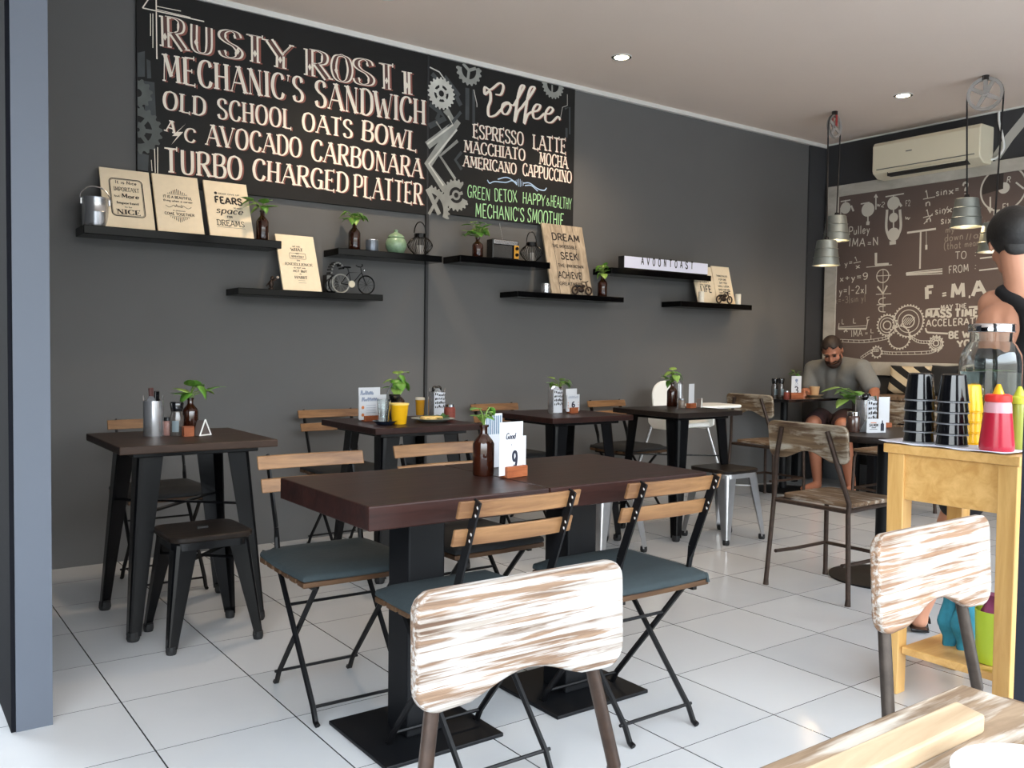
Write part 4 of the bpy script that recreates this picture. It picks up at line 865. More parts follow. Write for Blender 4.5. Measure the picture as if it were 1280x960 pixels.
for i in range(n+1):
    r_ = []
    for j in range(n+1):
        u, v = i/n, j/n; x = sx0-.014+u*.43; y = sy0+.012+v*(sy1-sy0+.0); z = sz+.0022
        e = max(0, .04-(x-sx0+.014))/.04; z += .004*abs(math.sin(v*9))*e
        if v > .93: z += .006*math.sin((v-.93)/.07*PI*.6)
        if v < .05: z += .008*(1-v/.05)
        r_.append(bm.verts.new((x, y, z)))
    rows_.append(r_)
for i in range(n):
    for j in range(n): bm.faces.new((rows_[i][j], rows_[i+1][j], rows_[i+1][j+1], rows_[i][j+1]))
ln = li.build('paper_liner', M_cloth, None, smooth=60); sd = ln.modifiers.new('solid', 'SOLIDIFY'); sd.thickness = .0015; sd.offset = 1
tag(recentre(ln), 'white paper liner spread under the cups on the pine stand', 'paper')
SZ = sz+.0042
def cup(label, m, loc, group, h=.09, r0=.047, r1=.035):
    t = thing('tumbler', label, 'cup', loc, 0, group)
    B().lathe([(r0-.002, .004), (r0, .006), (r1+.002, h-.004), (r1-.002, h)], (0, 0, 0), 28).build('body', m, t, smooth=35)
    B().lathe([(r0-.002, 0), (r0+.0015, 0), (r0+.0015, .0035), (r0-.001, .0045)], (0, 0, 0), 28).build('rim', M_greyrim if m is M_black else m, t, smooth=35)
    return t
P = .0345
ordn = ['bottom', 'second from bottom', 'middle', 'second from top', 'topmost']
for k in range(5): cup(f'{ordn[k]} upturned black cup of the left black stack on pine stand', M_black, (2.80, 1.572, SZ+k*P), 'black cups stacked upside down')
for k in range(5): cup(f'{ordn[k]} upturned black cup of the right black stack beside yellow cups', M_black, (2.80, 1.462, SZ+k*P), 'black cups stacked upside down')
for k in range(4): cup(f'{[ordn[0], ordn[1], ordn[3], ordn[4]][k]} upturned yellow cup in the stack behind black cups', M_yellow, (2.915, 1.472, SZ+k*P), 'yellow cups stacked upside down', r0=.045, r1=.034)
def squeeze(label, loc, m, cap, tip, r, h, headspace=None):
    t = thing('squeeze_bottle', label, 'squeeze bottle', loc, 0, 'sauce squeeze bottles')
    B().lathe([(r*.94, 0), (r, .006), (r, h*.12), (r*.86, h*.6), (r*.8, h*.78)], (0, 0, 0), 28).build('body', m, t, smooth=40)
    B().lathe([(r*.8, h*.78), (r*.76, h*.96), (r*.7, h)], (0, 0, 0), 28).build('shoulder', headspace or m, t, smooth=40)
    c = B().lathe([(r*.74, h), (r*.78, h+.003), (r*.76, h+.02), (r*.6, h+.024)], (0, 0, 0), 24).build('cap', cap, t, smooth=40)
    B().lathe([(.017, h+.024), (.013, h+.034), (.006, h+.052), (.004, h+.054)], (0, 0, 0), 16).build('nozzle', tip, c, smooth=40)
    return t
squeeze('red ketchup squeeze bottle with yellow nozzle on pine stand', (2.79, 1.318, SZ), M_ketchup, M_capred, M_yellow, .049, .148, M_clearpink)
squeeze('olive mustard squeeze bottle at right edge of pine stand', (2.90, 1.306, SZ), M_olive, M_olive2, M_olive2, .036, .140)
# drinks dispenser jar
dj = thing('drink_dispenser', 'large clear glass drink jar with chrome lid on pine stand', 'jar', (3.035, 1.462, sz+.003))
prof = [(.085, 0), (.095, .008), (.096, .26), (.092, .29), (.075, .325), (.066, .335), (.066, .365)]
B().lathe(prof+[(r-.004, z) for r, z in prof[::-1][:-1]]+[(.08, .006)], (0, 0, 0), 36, cap=False).build('glass', M_glass, dj, smooth=40)
B().lathe([(.0905, .0075), (.0915, .012), (.0915, .235), (.0, .235)], (0, 0, 0), 36).build('water', M_water, dj, smooth=40)
B().lathe([(.07, .366), (.072, .368), (.072, .390), (.069, .394)], (0, 0, 0), 36).build('lid', M_chrome, dj, smooth=40)
b = B(); rr_ = random.Random(3)
for k in range(22):
    a = rr_.random()*2*PI; r = .02+rr_.random()*.06; b.ell((r*math.cos(a), r*math.sin(a), .240), (.014, .008, .002), Matrix.Rotation(rr_.random()*3, 3, 'Z'), 8, 4)
o = b.build('mint_leaves', mat('mint', (56, 84, 44), .5), dj); o['kind'] = 'stuff'
b = B(); b.lathe([(.028, 0), (.03, .003), (.024, .006)], (-.095, .0, .17), 20, Matrix.Rotation(-PI/2, 3, 'Y')); b.build('embossed_badge', M_glass, dj, smooth=40)
# shelf contents: teal towel, lime bucket, burgundy cloth
def crumple(name, label, m, loc, cols, cat, folds=6, seed=1):
    t = thing(name, label, cat, loc); b = B(); rr = random.Random(seed)
    for (cx, cy, rx, ry, h) in cols:
        n, mm = 26, 12; rings = []
        for j in range(mm+1):
            z = h*j/mm; row = []
            for k in range(n):
                a = 2*PI*k/n; w = 1+.12*math.sin(a*folds+j*.35+seed)+.05*math.sin(a*11+j)
                s_ = (.75+.35*math.sin(PI*min(1, j/mm*1.1)))*w
                row.append(b.bm.verts.new((cx+rx*s_*math.cos(a)+.01*math.sin(j*.8), cy+ry*s_*math.sin(a), z)))
            rings.append(row)
        for A_, B_ in zip(rings, rings[1:]):
            for k in range(n): b.bm.faces.new((A_[k], A_[(k+1) % n], B_[(k+1) % n], B_[k]))
        b.bm.faces.new(rings[0][::-1]); b.bm.faces.new(rings[-1])
    b.build('cloth', m, t, smooth=70); return t
tw = at_z(1173, 818, .161)
crumple('towel', 'crumpled teal towel on the lower shelf of pine stand', M_teal, (2.89, 1.475, .1605), [(0, .022, .03, .026, .165), (0, -.028, .036, .03, .17)], 'towel', 4, 2)
bk = thing('bucket', 'lime green plastic bucket on the lower shelf of pine stand', 'bucket', (2.835, 1.33, .1605))
prof = [(.042, 0), (.046, .003), (.053, .16), (.053, .165), (.050, .165), (.043, .008)]
B().lathe(prof, (0, 0, 0), 28).build('shell', M_lime, bk, smooth=40)
crumple('towel', 'burgundy cloth hanging out of the lime bucket', M_wine, (2.835, 1.33, .1605+.05), [(0, 0, .034, .034, .165), (-.01, -.006, .046, .05, .02)][:1], 'towel', 5, 4)

# ================================================================== WALL SHELVES
FY = 4.64
def shelf(label, x0, x1, zb, zt):
    o = B().span((x0, FY, zb), (x1, YW-.001, zt)).build('floating_shelf', M_shelf, None, bevel=.003)
    recentre(o); return tag(o, label, 'shelf', 'gloss black floating shelves')
shelf('leftmost black floating shelf carrying three tan quote panels', .854, 1.832, 1.638, 1.680)
shelf('lower black floating shelf carrying the model bicycle', 1.596, 2.446, 1.383, 1.419)
shelf('black floating shelf with green jar and wire lantern', 2.163, 2.845, 1.632, 1.670)
shelf('black floating shelf carrying the old radio', 2.972, 3.68, 1.646, 1.688)
shelf('lower black floating shelf under the pallet wood sign', 3.414, 4.347, 1.452, 1.488)
shelf('black floating shelf under the white letter light box', 4.225, 5.25, 1.650, 1.692)
shelf('rightmost black floating shelf with white candles', 4.922, 5.737, 1.446, 1.487)

def leaning_panel(name, label, cat, bl, br, tl, m, zb, y0=4.672, y1=4.80, th=.014, group=None):
    """flat panel leaning on the wall; measured at bottom-left, bottom-right, top-left"""
    a = at_y(bl[0], bl[1], y0); c = at_y(br[0], br[1], y0); d = at_y(tl[0], tl[1], y1)
    a.z = c.z = zb
    u = (c-a); W = u.length; v = d-a; v = v-u.normalized()*v.dot(u.normalized()); H = v.length
    r = thing(name, label, cat, tuple((a+c)/2), 0, group)
    pl = Plane(a, u, v)
    b = B(); b.prism([(0, 0), (W, 0), (W, H), (0, H)], a-pl.n*th, pl.u, pl.v, pl.n, th); b.build('panel', m, r, world=True, bevel=.0015)
    return r, pl, W, H
def fit(art, t, cx, y, w, h, thick=.15, thin=None, serif=False, **k): art.text(t, (cx-w/2, y), (cx+w/2, y), h, thick*h, (thin or thick)*h, serif, **k)
# panel 1
r, pl, W, H = leaning_panel('quote_sign', 'leftmost tan quote panel with rounded border, top left shelf', 'quote sign', (131, 285), (194.5, 289), (126.5, 208.5), M_kraft, 1.681, group='tan ply quote panels')
a = Art(pl); o = rrect(W*.66, H*.63, .02, 5, W*.17, H*.2); a.line(o+o[:1], .004); o = rrect(W*.62, H*.6, .016, 5, W*.19, H*.215); a.line(o+o[:1], .0018)
fit(a, 'It is Nice', W*.5, H*.745, W*.42, .018, .14); fit(a, 'to be', W*.5, H*.74-.002, W*.01, .001) if False else None
fit(a, 'IMPORTANT', W*.5, H*.62, W*.5, .022, .14, .08, True); fit(a, 'More', W*.56, H*.51, W*.34, .024, .2, .1); fit(a, 'but', W*.3, H*.52, W*.1, .01)
fit(a, 'Important', W*.5, H*.405, W*.44, .014, .2, .1); fit(a, 'to be', W*.5, H*.345, W*.14, .009); fit(a, 'NICE', W*.5, H*.235, W*.46, .026, .2, .08, True)
a.build('lettering', M_kraftink, r)
# panel 2
r, pl, W, H = leaning_panel('quote_sign', 'second tan quote panel, ray ornaments above and below its text', 'quote sign', (198, 288.5), (256, 293), (194, 216.5), M_kraft, 1.681, group='tan ply quote panels')
a = Art(pl)
for s, y in ((1, H*.66), (-1, H*.28)):
    for k in range(-5, 6): x = W*.5+k*W*.04; a.line([(x, y+s*.004), (x, y+s*(.034-abs(k)*.0055))], .003)
    a.line([(W*.28, y), (W*.72, y)], .0015)
fit(a, 'IT IS A BEAUTIFUL', W*.5, H*.59, W*.62, .014, .18); fit(a, 'thing when a career', W*.5, H*.53, W*.64, .012, .14); fit(a, 'And', W*.5, H*.44, W*.14, .016, .12); fit(a, 'a passion', W*.5, H*.37, W*.26, .009, .12); fit(a, 'COME TOGETHER', W*.5, H*.3, W*.64, .014, .18)
a.line([(W*.22, H*.46), (W*.3, H*.43), (W*.4, H*.47), (W*.42, H*.44)], .002, True); a.line([(W*.78, H*.46), (W*.7, H*.43), (W*.6, H*.47), (W*.58, H*.44)], .002, True)
a.build('lettering', M_kraftink, r)
# panel 3
r, pl, W, H = leaning_panel('quote_sign', 'third tan quote panel reading FEARS space DREAMS', 'quote sign', (263, 294.5), (318, 298.5), (257.5, 225), M_kraft, 1.681, group='tan ply quote panels')
a = Art(pl); a.disc((W*.25, H*.78), .008); fit(a, 'DEAR GIVE UP', W*.55, H*.765, W*.48, .008, .16); fit(a, 'FEARS', W*.52, H*.6, W*.62, .038, .24); fit(a, 'SO MAKE', W*.72, H*.52, W*.2, .008, .18); fit(a, 'space', W*.5, H*.42, W*.6, .042, .14, .07, shear=.25); fit(a, 'FOR', W*.5, H*.345, W*.12, .011, .24); fit(a, 'DREAMS', W*.5, H*.2, W*.62, .032, .13, .1, True); a.line([(W*.18, H*.17), (W*.82, H*.17)], .0015)
a.build('lettering', M_kraftink, r)
# panel 4
r, pl, W, H = leaning_panel('quote_sign', 'tan quote panel on the lower shelf beside the model bicycle', 'quote sign', (354.4, 361), (402.7, 365), (350, 292.5), M_kraft, 1.420, group='tan ply quote panels')
a = Art(pl); fit(a, 'WE ARE', W*.5, H*.78, W*.2, .007, .2); fit(a, 'WHAT', W*.5, H*.71, W*.3, .017, .2, .1, True); fit(a, 'WE', W*.5, H*.655, W*.08, .007, .2); fit(a, 'REPEATEDLY', W*.5, H*.595, W*.32, .010, .2); o = rrect(W*.42, H*.1, .003, 2, W*.29, H*.57); a.line(o+o[:1], .0018); fit(a, 'DO', W*.5, H*.53, W*.08, .007, .2); fit(a, 'EXCELLENCE', W*.5, H*.45, W*.7, .014, .16, .1, True); fit(a, 'IS NOT AN', W*.5, H*.395, W*.3, .007, .18); fit(a, 'ACT BUT', W*.5, H*.33, W*.36, .012, .18); fit(a, 'A', W*.5, H*.285, W*.05, .007, .18); fit(a, 'HABIT', W*.5, H*.215, W*.32, .015, .2, .1, True); a.line([(W*.42, H*.18), (W*.6, H*.18)], .0015); a.line([(W*.42, H*.14), (W*.62, H*.14)], .0015)
a.build('lettering', M_kraftink, r)
# pallet sign
r, pl, W, H = leaning_panel('pallet_sign', 'grey pallet wood sign reading DREAM SEEK ACHIEVE', 'sign', (690, 366.5), (741, 369), (682.8, 279), M_dream, 1.489)
a = Art(pl); 
for x in (.2, .46, .74): a.line([(W*x, 0), (W*(x+.02), H*.5), (W*x, H)], .003)
a.build('plank_gap', M_inkblack, r)
a = Art(pl, .0016); fit(a, 'DREAM', W*.54, H*.77, W*.68, .048, .18); fit(a, 'THE IMPOSSIBLE', W*.48, H*.66, W*.6, .022, .16); fit(a, 'SEEK', W*.56, H*.5, W*.42, .048, .18); a.line([(W*.8, H*.6), (W*.79, H*.5)], .005); fit(a, 'THE UNKNOWN', W*.56, H*.385, W*.62, .022, .16); fit(a, 'ACHIEVE', W*.5, H*.225, W*.56, .046, .17); a.line([(W*.79, H*.33), (W*.78, H*.23)], .005); fit(a, 'GREATNESS', W*.5, H*.125, W*.56, .022, .17)
a.build('lettering', M_kraftink, r)
# open quote booklet on the right shelf
r = thing('quote_booklet', 'open tan two-page quote board behind candles on rightmost shelf', 'quote sign', (5.2, 4.75, 1.488))
for nm, (bl, br, tl) in (('left_page', ((873, 378), (897, 379), (866, 332))), ('right_page', ((897.5, 379), (919.5, 380), (892, 332.5)))):
    p0 = at_y(*bl, 4.73); p1 = at_y(*br, 4.73); p2 = at_y(*tl, 4.81); p0.z = p1.z = 1.4885
    u = p1-p0; v = p2-p0; pl = Plane(p0, u, v-u.normalized()*v.dot(u.normalized())); W = u.length; H = (v-u.normalized()*v.dot(u.normalized())).length
    b = B(); b.prism([(0, 0), (W, 0), (W, H), (0, H)], p0-pl.n*.01, pl.u, pl.v, pl.n, .01); b.build(nm, M_kraft, r, world=True, bevel=.001)
    a = Art(pl)
    if nm == 'left_page':
        fit(a, 'ENJOY', W*.5, H*.56, W*.5, .02, .2); fit(a, 'the little', W*.5, H*.48, W*.5, .013, .14); fit(a, 'LIFE', W*.52, H*.3, W*.56, .05, .16)
    else:
        for k, s in enumerate(['THINGS IN LIFE', 'FOR ONE', 'DAY YOU', 'WILL LOOK', 'BACK AND SEE', 'THEY WERE BIG']): fit(a, s, W*.5, H*(.72-k*.09), W*(.62 if len(s) > 8 else .42), .014, .2)
    a.build('lettering', M_kraftink, r)
# letter light box
p0 = at_y(780, 333.6, FY+.005); p1 = at_y(884, 342.3, FY+.005); ztop = at_y(830, 325, FY+.005).z
lb = thing('letter_light_box', 'white letter light box reading AVOONTOAST on upper right shelf', 'light box', ((p0.x+p1.x)/2, FY+.03, 1.693))
B().span((p0.x-.003, FY+.003, 1.693), (p1.x+.003, FY+.063, ztop+.004)).build('case', M_black, lb, world=True, bevel=.002)
B().span((p0.x, FY-.001, 1.699), (p1.x-.002, FY+.003, ztop+.002)).build('face_panel', mat('milky_acrylic', (222, 222, 238), .4, emit=(222, 224, 246), estr=.12), lb, world=True)
pl = Plane((p0.x, FY-.001, 1.699), (1, 0, 0), (0, 0, 1)); a = Art(pl)
W = p1.x-p0.x; hL = .052
for k, ch in enumerate('AVOONTOAST'):
    q, w = text_quads(ch, hL, .011, .010, False); sc = .024/max(w, .01) if ch != 'I' else 1; x = W*(.2+.066*k)
    a.quads(q, lambda p, x=x, sc=sc: (x+(p[0])*sc-.012, p[1]+.03))
a.build('lettering', M_inkblack, lb)

# ---- plants in amber bottles
def leaf(b, base, d, size, up=(0, 0, 1), curl=.3):
    d = Vector(d).normalized(); s = d.cross(Vector(up)); 
    if s.length < 1e-3: s = Vector((1, 0, 0))
    s.normalize(); n = s.cross(d).normalized(); L = size; prof = [(0, 0), (.06, .26), (.22, .44), (.45, .42), (.7, .26), (.88, .1), (1, 0)]
    mid = [b.bm.verts.new(Vector(base)+d*L*t-n*L*curl*t*t) for t, w in prof]
    A_ = [mid[0]]+[b.bm.verts.new(Vector(base)+d*L*(t-.05*(w > .3))+s*L*w+n*L*.10*w-n*L*curl*t*t) for t, w in prof[1:-1]]+[mid[-1]]
    B_ = [mid[0]]+[b.bm.verts.new(Vector(base)+d*L*(t-.05*(w > .3))-s*L*w+n*L*.10*w-n*L*curl*t*t) for t, w in prof[1:-1]]+[mid[-1]]
    for S in (A_, B_):
        for i in range(len(prof)-1):
            f = [mid[i], mid[i+1], S[i+1], S[i]]; f = [v for k, v in enumerate(f) if v not in f[:k]]
            if len(f) > 2: b.bm.faces.new(f)
def bottle_plant(label, loc, H=.17, r=.032, n=7, spread=.06, rise=.09, size=.045, seed=0, group='plant sprigs in amber bottles', lean=(0, 0), neck=.36):
    t = thing('sprig_bottle', label, 'plant in bottle', tuple(loc), 0, group); rr = random.Random(seed+11)
    hs = H*.62
    B().lathe([(r*.92, 0), (r, .004), (r, hs), (r*.86, hs+H*.07), (r*.5, hs+H*.16), (r*neck, hs+H*.21), (r*neck, H*.95), (r*(neck+.1), H*.955), (r*(neck+.1), H), (r*(neck-.08), H), (r*(neck-.08), H*.9)], (0, 0, 0), 24).build('bottle', M_amber, t, smooth=40)
    st = B(); l1 = B(); l2 = B()
    n = int(n*1.7)
    for k in range(n):
        a = k*2.4+rr.random()*.8; rad = spread*(.15+.65*rr.random()); z = H+rise*(.12+.95*rr.random())
        tip = Vector((lean[0]+rad*math.cos(a), lean[1]+rad*math.sin(a), z)); st.tube(bez([(0, 0, H-.03), (tip.x*.3, tip.y*.3, H+(z-H)*.55), tuple(tip)], 5), .0022, 5)
        leaf(l1 if k % 3 else l2, tip, (math.cos(a)*.9+lean[0]*4, math.sin(a)*.9+lean[1]*4, .75-rr.random()*1.5), size*(.85+.5*rr.random()), curl=.15+.35*rr.random())
    fo = st.build('stem', M_stem, t, smooth=60)
    for bb, m in ((l1, M_leaf), (l2, M_leafl)):
        o = bb.build('leaves', m, t, smooth=70, flatn=False); sd = o.modifiers.new('solid', 'SOLIDIFY'); sd.thickness = .0012
    return t
def onshelf(px, py, Y, z): p = at_y(px, py, Y); return (p.x, Y, z)
bottle_plant('amber bottle with leafy sprig at right end of the leftmost shelf', onshelf(328, 290, 4.70, 1.6805), .16, .033, 6, .07, .07, .055, 1, lean=(-.01, 0))
bottle_plant('amber bottle with bushy sprig on the shelf with green jar', onshelf(443, 300, 4.72, 1.6705), .16, .035, 11, .06, .06, .05, 2)
bottle_plant('amber bottle with full green sprig left of the old radio', onshelf(597, 310, 4.71, 1.6885), .125, .035, 13, .075, .09, .055, 3)
bottle_plant('amber bottle with small sprig right of the pallet wood sign', onshelf(753, 360, 4.71, 1.4885), .15, .034, 8, .06, .07, .045, 4)
# ---- tiffin can
p = at_y(119, 280, 4.72)
tf = thing('tiffin_can', 'steel tiffin can with wire handle at left end of top shelf', 'can', (p.x, 4.72, 1.681))
B().lathe([(.058, 0), (.06, .003), (.06, .066), (.062, .07), (.06, .074), (.06, .136), (.062, .14), (.05, .143)], (0, 0, 0), 28).build('body', M_stain, tf, smooth=40)
B().tube(bez([(-.062, 0, .11), (-.066, 0, .15), (-.03, .0, .19), (.03, 0, .19), (.066, 0, .15), (.062, 0, .11)], 6), .003, 6).build('handle', M_stain, tf)
for s in (-1, 1): B().box((s*.064, 0, .12), (.008, .02, .03)).build('clip', M_stain, tf, bevel=.002)
# ---- printed tin, jar, lanterns
def tin(label, loc, r, h, m, name='tin_can'):
    t = thing(name, label, 'tin', tuple(loc)); B().lathe([(r*.97, 0), (r, .003), (r, h-.003), (r*.97, h)], (0, 0, 0), 24).build('body', m, t, smooth=40); B().lathe([(r*1.02, h-.004), (r*1.02, h), (r*.94, h), (r*.94, h-.003)], (0, 0, 0), 24).build('rim', M_stain, t, smooth=40); return t
tin('small blue and silver tin between bottle and green jar', onshelf(465, 305, 4.72, 1.6705), .037, .07, M_tin)
tin('small shiny tin on the lower shelf left of the pallet wood sign', onshelf(682, 360, 4.68, 1.4885), .033, .062, M_stain)
p = onshelf(495, 305, 4.71, 1.6705)
gj = thing('ginger_jar', 'green glazed lidded ceramic jar beside wire lantern', 'jar', p)
B().lathe([(.035, 0), (.045, .004), (.062, .035), (.064, .06), (.055, .085), (.042, .095)], (0, 0, 0), 28).build('body', M_jade, gj, smooth=50)
B().lathe([(.05, .094), (.05, .098), (.04, .11), (.018, .122), (.01, .128), (.013, .138), (.002, .143)], (0, 0, 0), 24).build('lid', M_jade, gj, smooth=50)
def lantern(label, loc, s=1.0):
    t = thing('wire_lantern', label, 'lantern', tuple(loc), 0, 'black wire lanterns'); b = B()
    for k in range(26):
        a = 2*PI*k/26; b.tube([(r*s*math.cos(a), r*s*math.sin(a), z*s) for r, z in bez([(.03, .004), (.062, .035), (.074, .06), (.06, .088), (.034, .108)], 4)], .0016, 4)
    b.build('cage', M_blackmetal, t)
    B().lathe([(.034*s, 0), (.034*s, .006*s)], (0, 0, 0), 20).build('base', M_blackmetal, t)
    B().lathe([(.036*s, .104*s), (.036*s, .128*s), (.03*s, .13*s), (.03*s, .106*s)], (0, 0, 0), 20).build('collar', M_blackmetal, t)
    B().tube([(.04*s*math.cos(a)*1.0, 0, .13*s+.068*s*math.sin(a)) for a in [PI*k/16 for k in range(17)]], .0035, 6).build('handle', M_blackmetal, t)
    B().lathe([(.022*s, .006*s), (.022*s, .06*s)], (0, 0, 0), 16).build('candle', mat('grey_candle', (150, 148, 146), .5), t, smooth=40)
    return t
lantern('black wire lantern beside the green lidded jar', onshelf(525, 312, 4.71, 1.6705), 1.02)
lantern('black wire lantern right of the old radio', onshelf(664, 322, 4.71, 1.6885), 1.0)
# ---- radio
p0 = at_y(615, 320, 4.69); p1 = at_y(648, 320, 4.69)
rd = thing('radio', 'old black radio with silver top and amber dials on shelf', 'radio', ((p0.x+p1.x)/2, 4.72, 1.6885)); w = p1.x-p0.x
B().box((0, 0, .063), (w, .07, .126)).build('case', M_black, rd, bevel=.006)
B().box((0, -.036, .108), (w*.9, .006, .026)).build('chrome_band', M_stain, rd, bevel=.002)
B().box((-.025, -.036, .05), (w*.70, .004, .08)).build('speaker_grille', mat('dark_grille', (52, 52, 52), .7, noise=.5, nscale=200), rd)
B().box((w*.40, -.036, .052), (w*.17, .005, .085)).build('dial_panel', M_orange, rd)
for z in (.074, .034): B().lathe([(.012, 0), (.011, .009)], (w*.40, -.038, z), 16, Matrix.Rotation(PI/2, 3, 'X')).build('knob', M_black, rd, smooth=40)
B().tube([(.0, 0, .126), (-.006, .03, .235)], .002, 6).build('antenna', M_stain, rd)
# ---- model bicycle
p = at_y(443, 360, 4.70)
by = thing('model_bicycle', 'black wire model bicycle on the lower left shelf', 'model bicycle', (p.x, 4.70, 1.4195))
def wheel(b, c, r, w=.003, spokes=12):
    c = Vector(c); b.tube([c+Vector((r*math.cos(a), 0, r*math.sin(a))) for a in [2*PI*k/28 for k in range(29)]], w, 6, cap=False)
    for k in range(spokes): a = 2*PI*k/spokes; b.tube([c, c+Vector((r*math.cos(a), 0, r*math.sin(a)))], .0007, 4)
for x, nm in ((-.085, 'rear_wheel'), (.075, 'front_wheel')):
    b = B(); wheel(b, (x, 0, .055), .052, .0042); b.build(nm, M_blackmetal if x > 0 else mat('grey_tyre', (160, 158, 150), .5), by)
b = B()
for q in ([(-.085, 0, .055), (-.02, 0, .05), (.045, 0, .125), (-.035, 0, .12), (-.02, 0, .05)], [(-.085, 0, .055), (-.035, 0, .12)], [(-.035, 0, .12), (-.043, 0, .145)], [(.04, 0, .15), (.046, 0, .122), (.075, 0, .055)]): b.tube(q, .0028, 6)
b.build('frame', M_blackmetal, by)
B().tube([(.028, -.04, .168), (.036, -.03, .16), (.04, 0, .155), (.036, .03, .16), (.028, .04, .168)], .003, 6).build('handlebar', M_blackmetal, by)
B().ell((-.045, 0, .15), (.024, .012, .006)).build('saddle', M_blackmetal, by, smooth=60)
B().lathe([(.02, -.003), (.02, .003)], (-.02, -.006, .055), 18, Matrix.Rotation(PI/2, 3, 'X')).build('chain_guard', mat('ivory_disc', (214, 204, 180), .5), by)
B().ell((.058, -.006, .138), (.008, .008, .008)).build('headlamp', M_chrome, by, smooth=60)
p = at_y(414, 358, 4.73)
bc = thing('model_carriage', 'black model cart with arched hood behind the model bicycle', 'model cart', (p.x, 4.755, 1.4195))
B().box((0, 0, .055), (.06, .06, .10)).build('body', M_black, bc, bevel=.006)
b = B(); 
for k in range(9): a = PI*.05+PI*.75*k/8; b.tube([(.045-.075*math.cos(a*.9)*.6, y, .105+.07*math.sin(a)) for y in (-.03, .03)], .006, 6)
b.build('hood', M_black, bc); b = B(); wheel(b, (.0, -.034, .042), .04, .003, 8); b.build('wheel', M_blackmetal, bc)
# ---- small figurine and model motorbikes
def motorbike(label, loc, s=1.0, rot=0):
    t = thing('model_motorbike', label, 'model motorbike', tuple(loc), rot, 'small bronze model motorbikes')
    for x, nm in ((-.05, 'rear_wheel'), (.055, 'front_wheel')):
        b = B(); wheel(b, (x*s, 0, .026*s), .022*s, .005*s, 6); b.build(nm, M_bronze, t)
    b = B(); b.ell((-.002*s, 0, .03*s), (.024*s, .012*s, .016*s), None, 10, 6); b.ell((.006*s, 0, .052*s), (.024*s, .012*s, .011*s), None, 10, 6); b.build('engine', M_bronze, t, smooth=60)
    b = B(); b.tube([(.055*s, 0, .026*s), (.035*s, 0, .065*s), (.03*s, 0, .078*s)], .004*s, 6); b.tube([(-.05*s, 0, .026*s), (-.02*s, 0, .05*s)], .005*s, 6); b.tube([(.024*s, -.028*s, .08*s), (.03*s, 0, .076*s), (.024*s, .028*s, .08*s)], .003*s, 6); b.build('frame', M_bronze, t)
    B().ell((-.032*s, 0, .052*s), (.024*s, .010*s, .007*s), None, 10, 6).build('seat', M_black, t, smooth=60)
    return t
motorbike('small dark model motorbike before the pallet wood sign', onshelf(727, 366, 4.66, 1.4885), 1.15)
motorbike('small dark model motorbike between two white candles', onshelf(905, 376, 4.68, 1.4885), 1.2)
p = onshelf(339, 356, 4.69, 1.4195)
fg = thing('figurine', 'tiny dark bronze figurine at left end of lower shelf', 'figurine', p)
b = B(); b.lathe([(.016, 0), (.016, .008)], (0, 0, 0), 12); b.ell((0, 0, .03), (.013, .012, .024), None, 10, 8); b.ell((.006, 0, .062), (.011, .01, .012), None, 10, 8); b.capsule((.006, -.01, .045), (.03, -.016, .062), .005, .004, 8); b.capsule((-.004, .01, .04), (-.022, .01, .02), .006, .004, 8); b.build('body', M_bronze, fg, smooth=60)
B().ell((.03, -.016, .066), (.008, .008, .007), None, 8, 6).build('held_ball', mat('pale_ball', (206, 190, 176), .4), fg, smooth=60)
for px, lab in ((876.5, 'left white pillar candle on the rightmost shelf'), (922.5, 'right white pillar candle on the rightmost shelf')):
    t = thing('candle', lab, 'candle', onshelf(px, 378, 4.66, 1.488), 0, 'white pillar candles')
    B().lathe([(.021, 0), (.022, .003), (.022, .078), (.019, .081), (.004, .078)], (0, 0, 0), 20).build('wax', M_cream2, t, smooth=40); B().tube([(0, 0, .077), (.001, 0, .087)], .0012, 5).build('wick', M_inkblack, t)

# ================================================================== THINGS ON THE TABLES
def ontop(px, py, z): p = at_z(px, py, z); return (p.x, p.y, z+.0004)
def card_stand(label, loc, rot, cards, block=(.07, .03, .03), group='white cards in orange wood blocks'):
    """cards: list of (width, height, x, y, draw function or None)"""
    t = thing('card_stand', label, 'card stand', loc, rot, group); bw, bd, bh = block
    B().box((0, 0, bh/2), (bw, bd, bh)).build('wood_block', M_block, t, bevel=.002)
    for i, (w, h, x, y, z, fn) in enumerate(cards):
        b = B(); b.box((x, y, z+h/2), (w, .0016, h)); cd = b.build('card', M_card if i else M_card, t)
        if fn:
            Rz = Matrix.Rotation(rot, 3, 'Z'); O = Vector(loc)+Rz @ Vector((x-w/2, y-.0008, z)); pl = Plane(O, Rz @ Vector((1, 0, 0)), (0, 0, 1))
            for nm, art, m in fn(pl, w, h):
                o = art.build_local(nm, m, cd, t, rot)
    return t
def build_local(s, name, m, parent, root, rot):
    inv = (Matrix.Translation(root.location) @ Matrix.Rotation(rot, 4, 'Z')).inverted(); b = B()
    for i, f in enumerate(s.q):
        try: b.bm.faces.new([b.bm.verts.new(inv @ s.pl.to3(p, s.off+(i % 37)*.6e-5)) for p in f])
        except ValueError: pass
    return b.build(name, m, parent)
Art.build_local = build_local
def num_card(n, head=None, cx=.5):
    def fn(pl, w, h):
        a = Art(pl, .0006); fit(a, n, w*cx, h*.26, w*.22 if n != '1' else w*.08, h*.30, .28, .2); out = [('number', a, M_ink)]
        if head:
            b = Art(pl, .0006); head(b, w, h); out.append(('card_print', b, M_inkgrey))
            c = Art(pl, .0007)
            for x in (.09, .91):
                for k in range(3): c.disc((w*x, h*(.22+.15*k)), w*.03)
            out.append(('card_ornament', c, M_inkorange))
        return out
    return fn
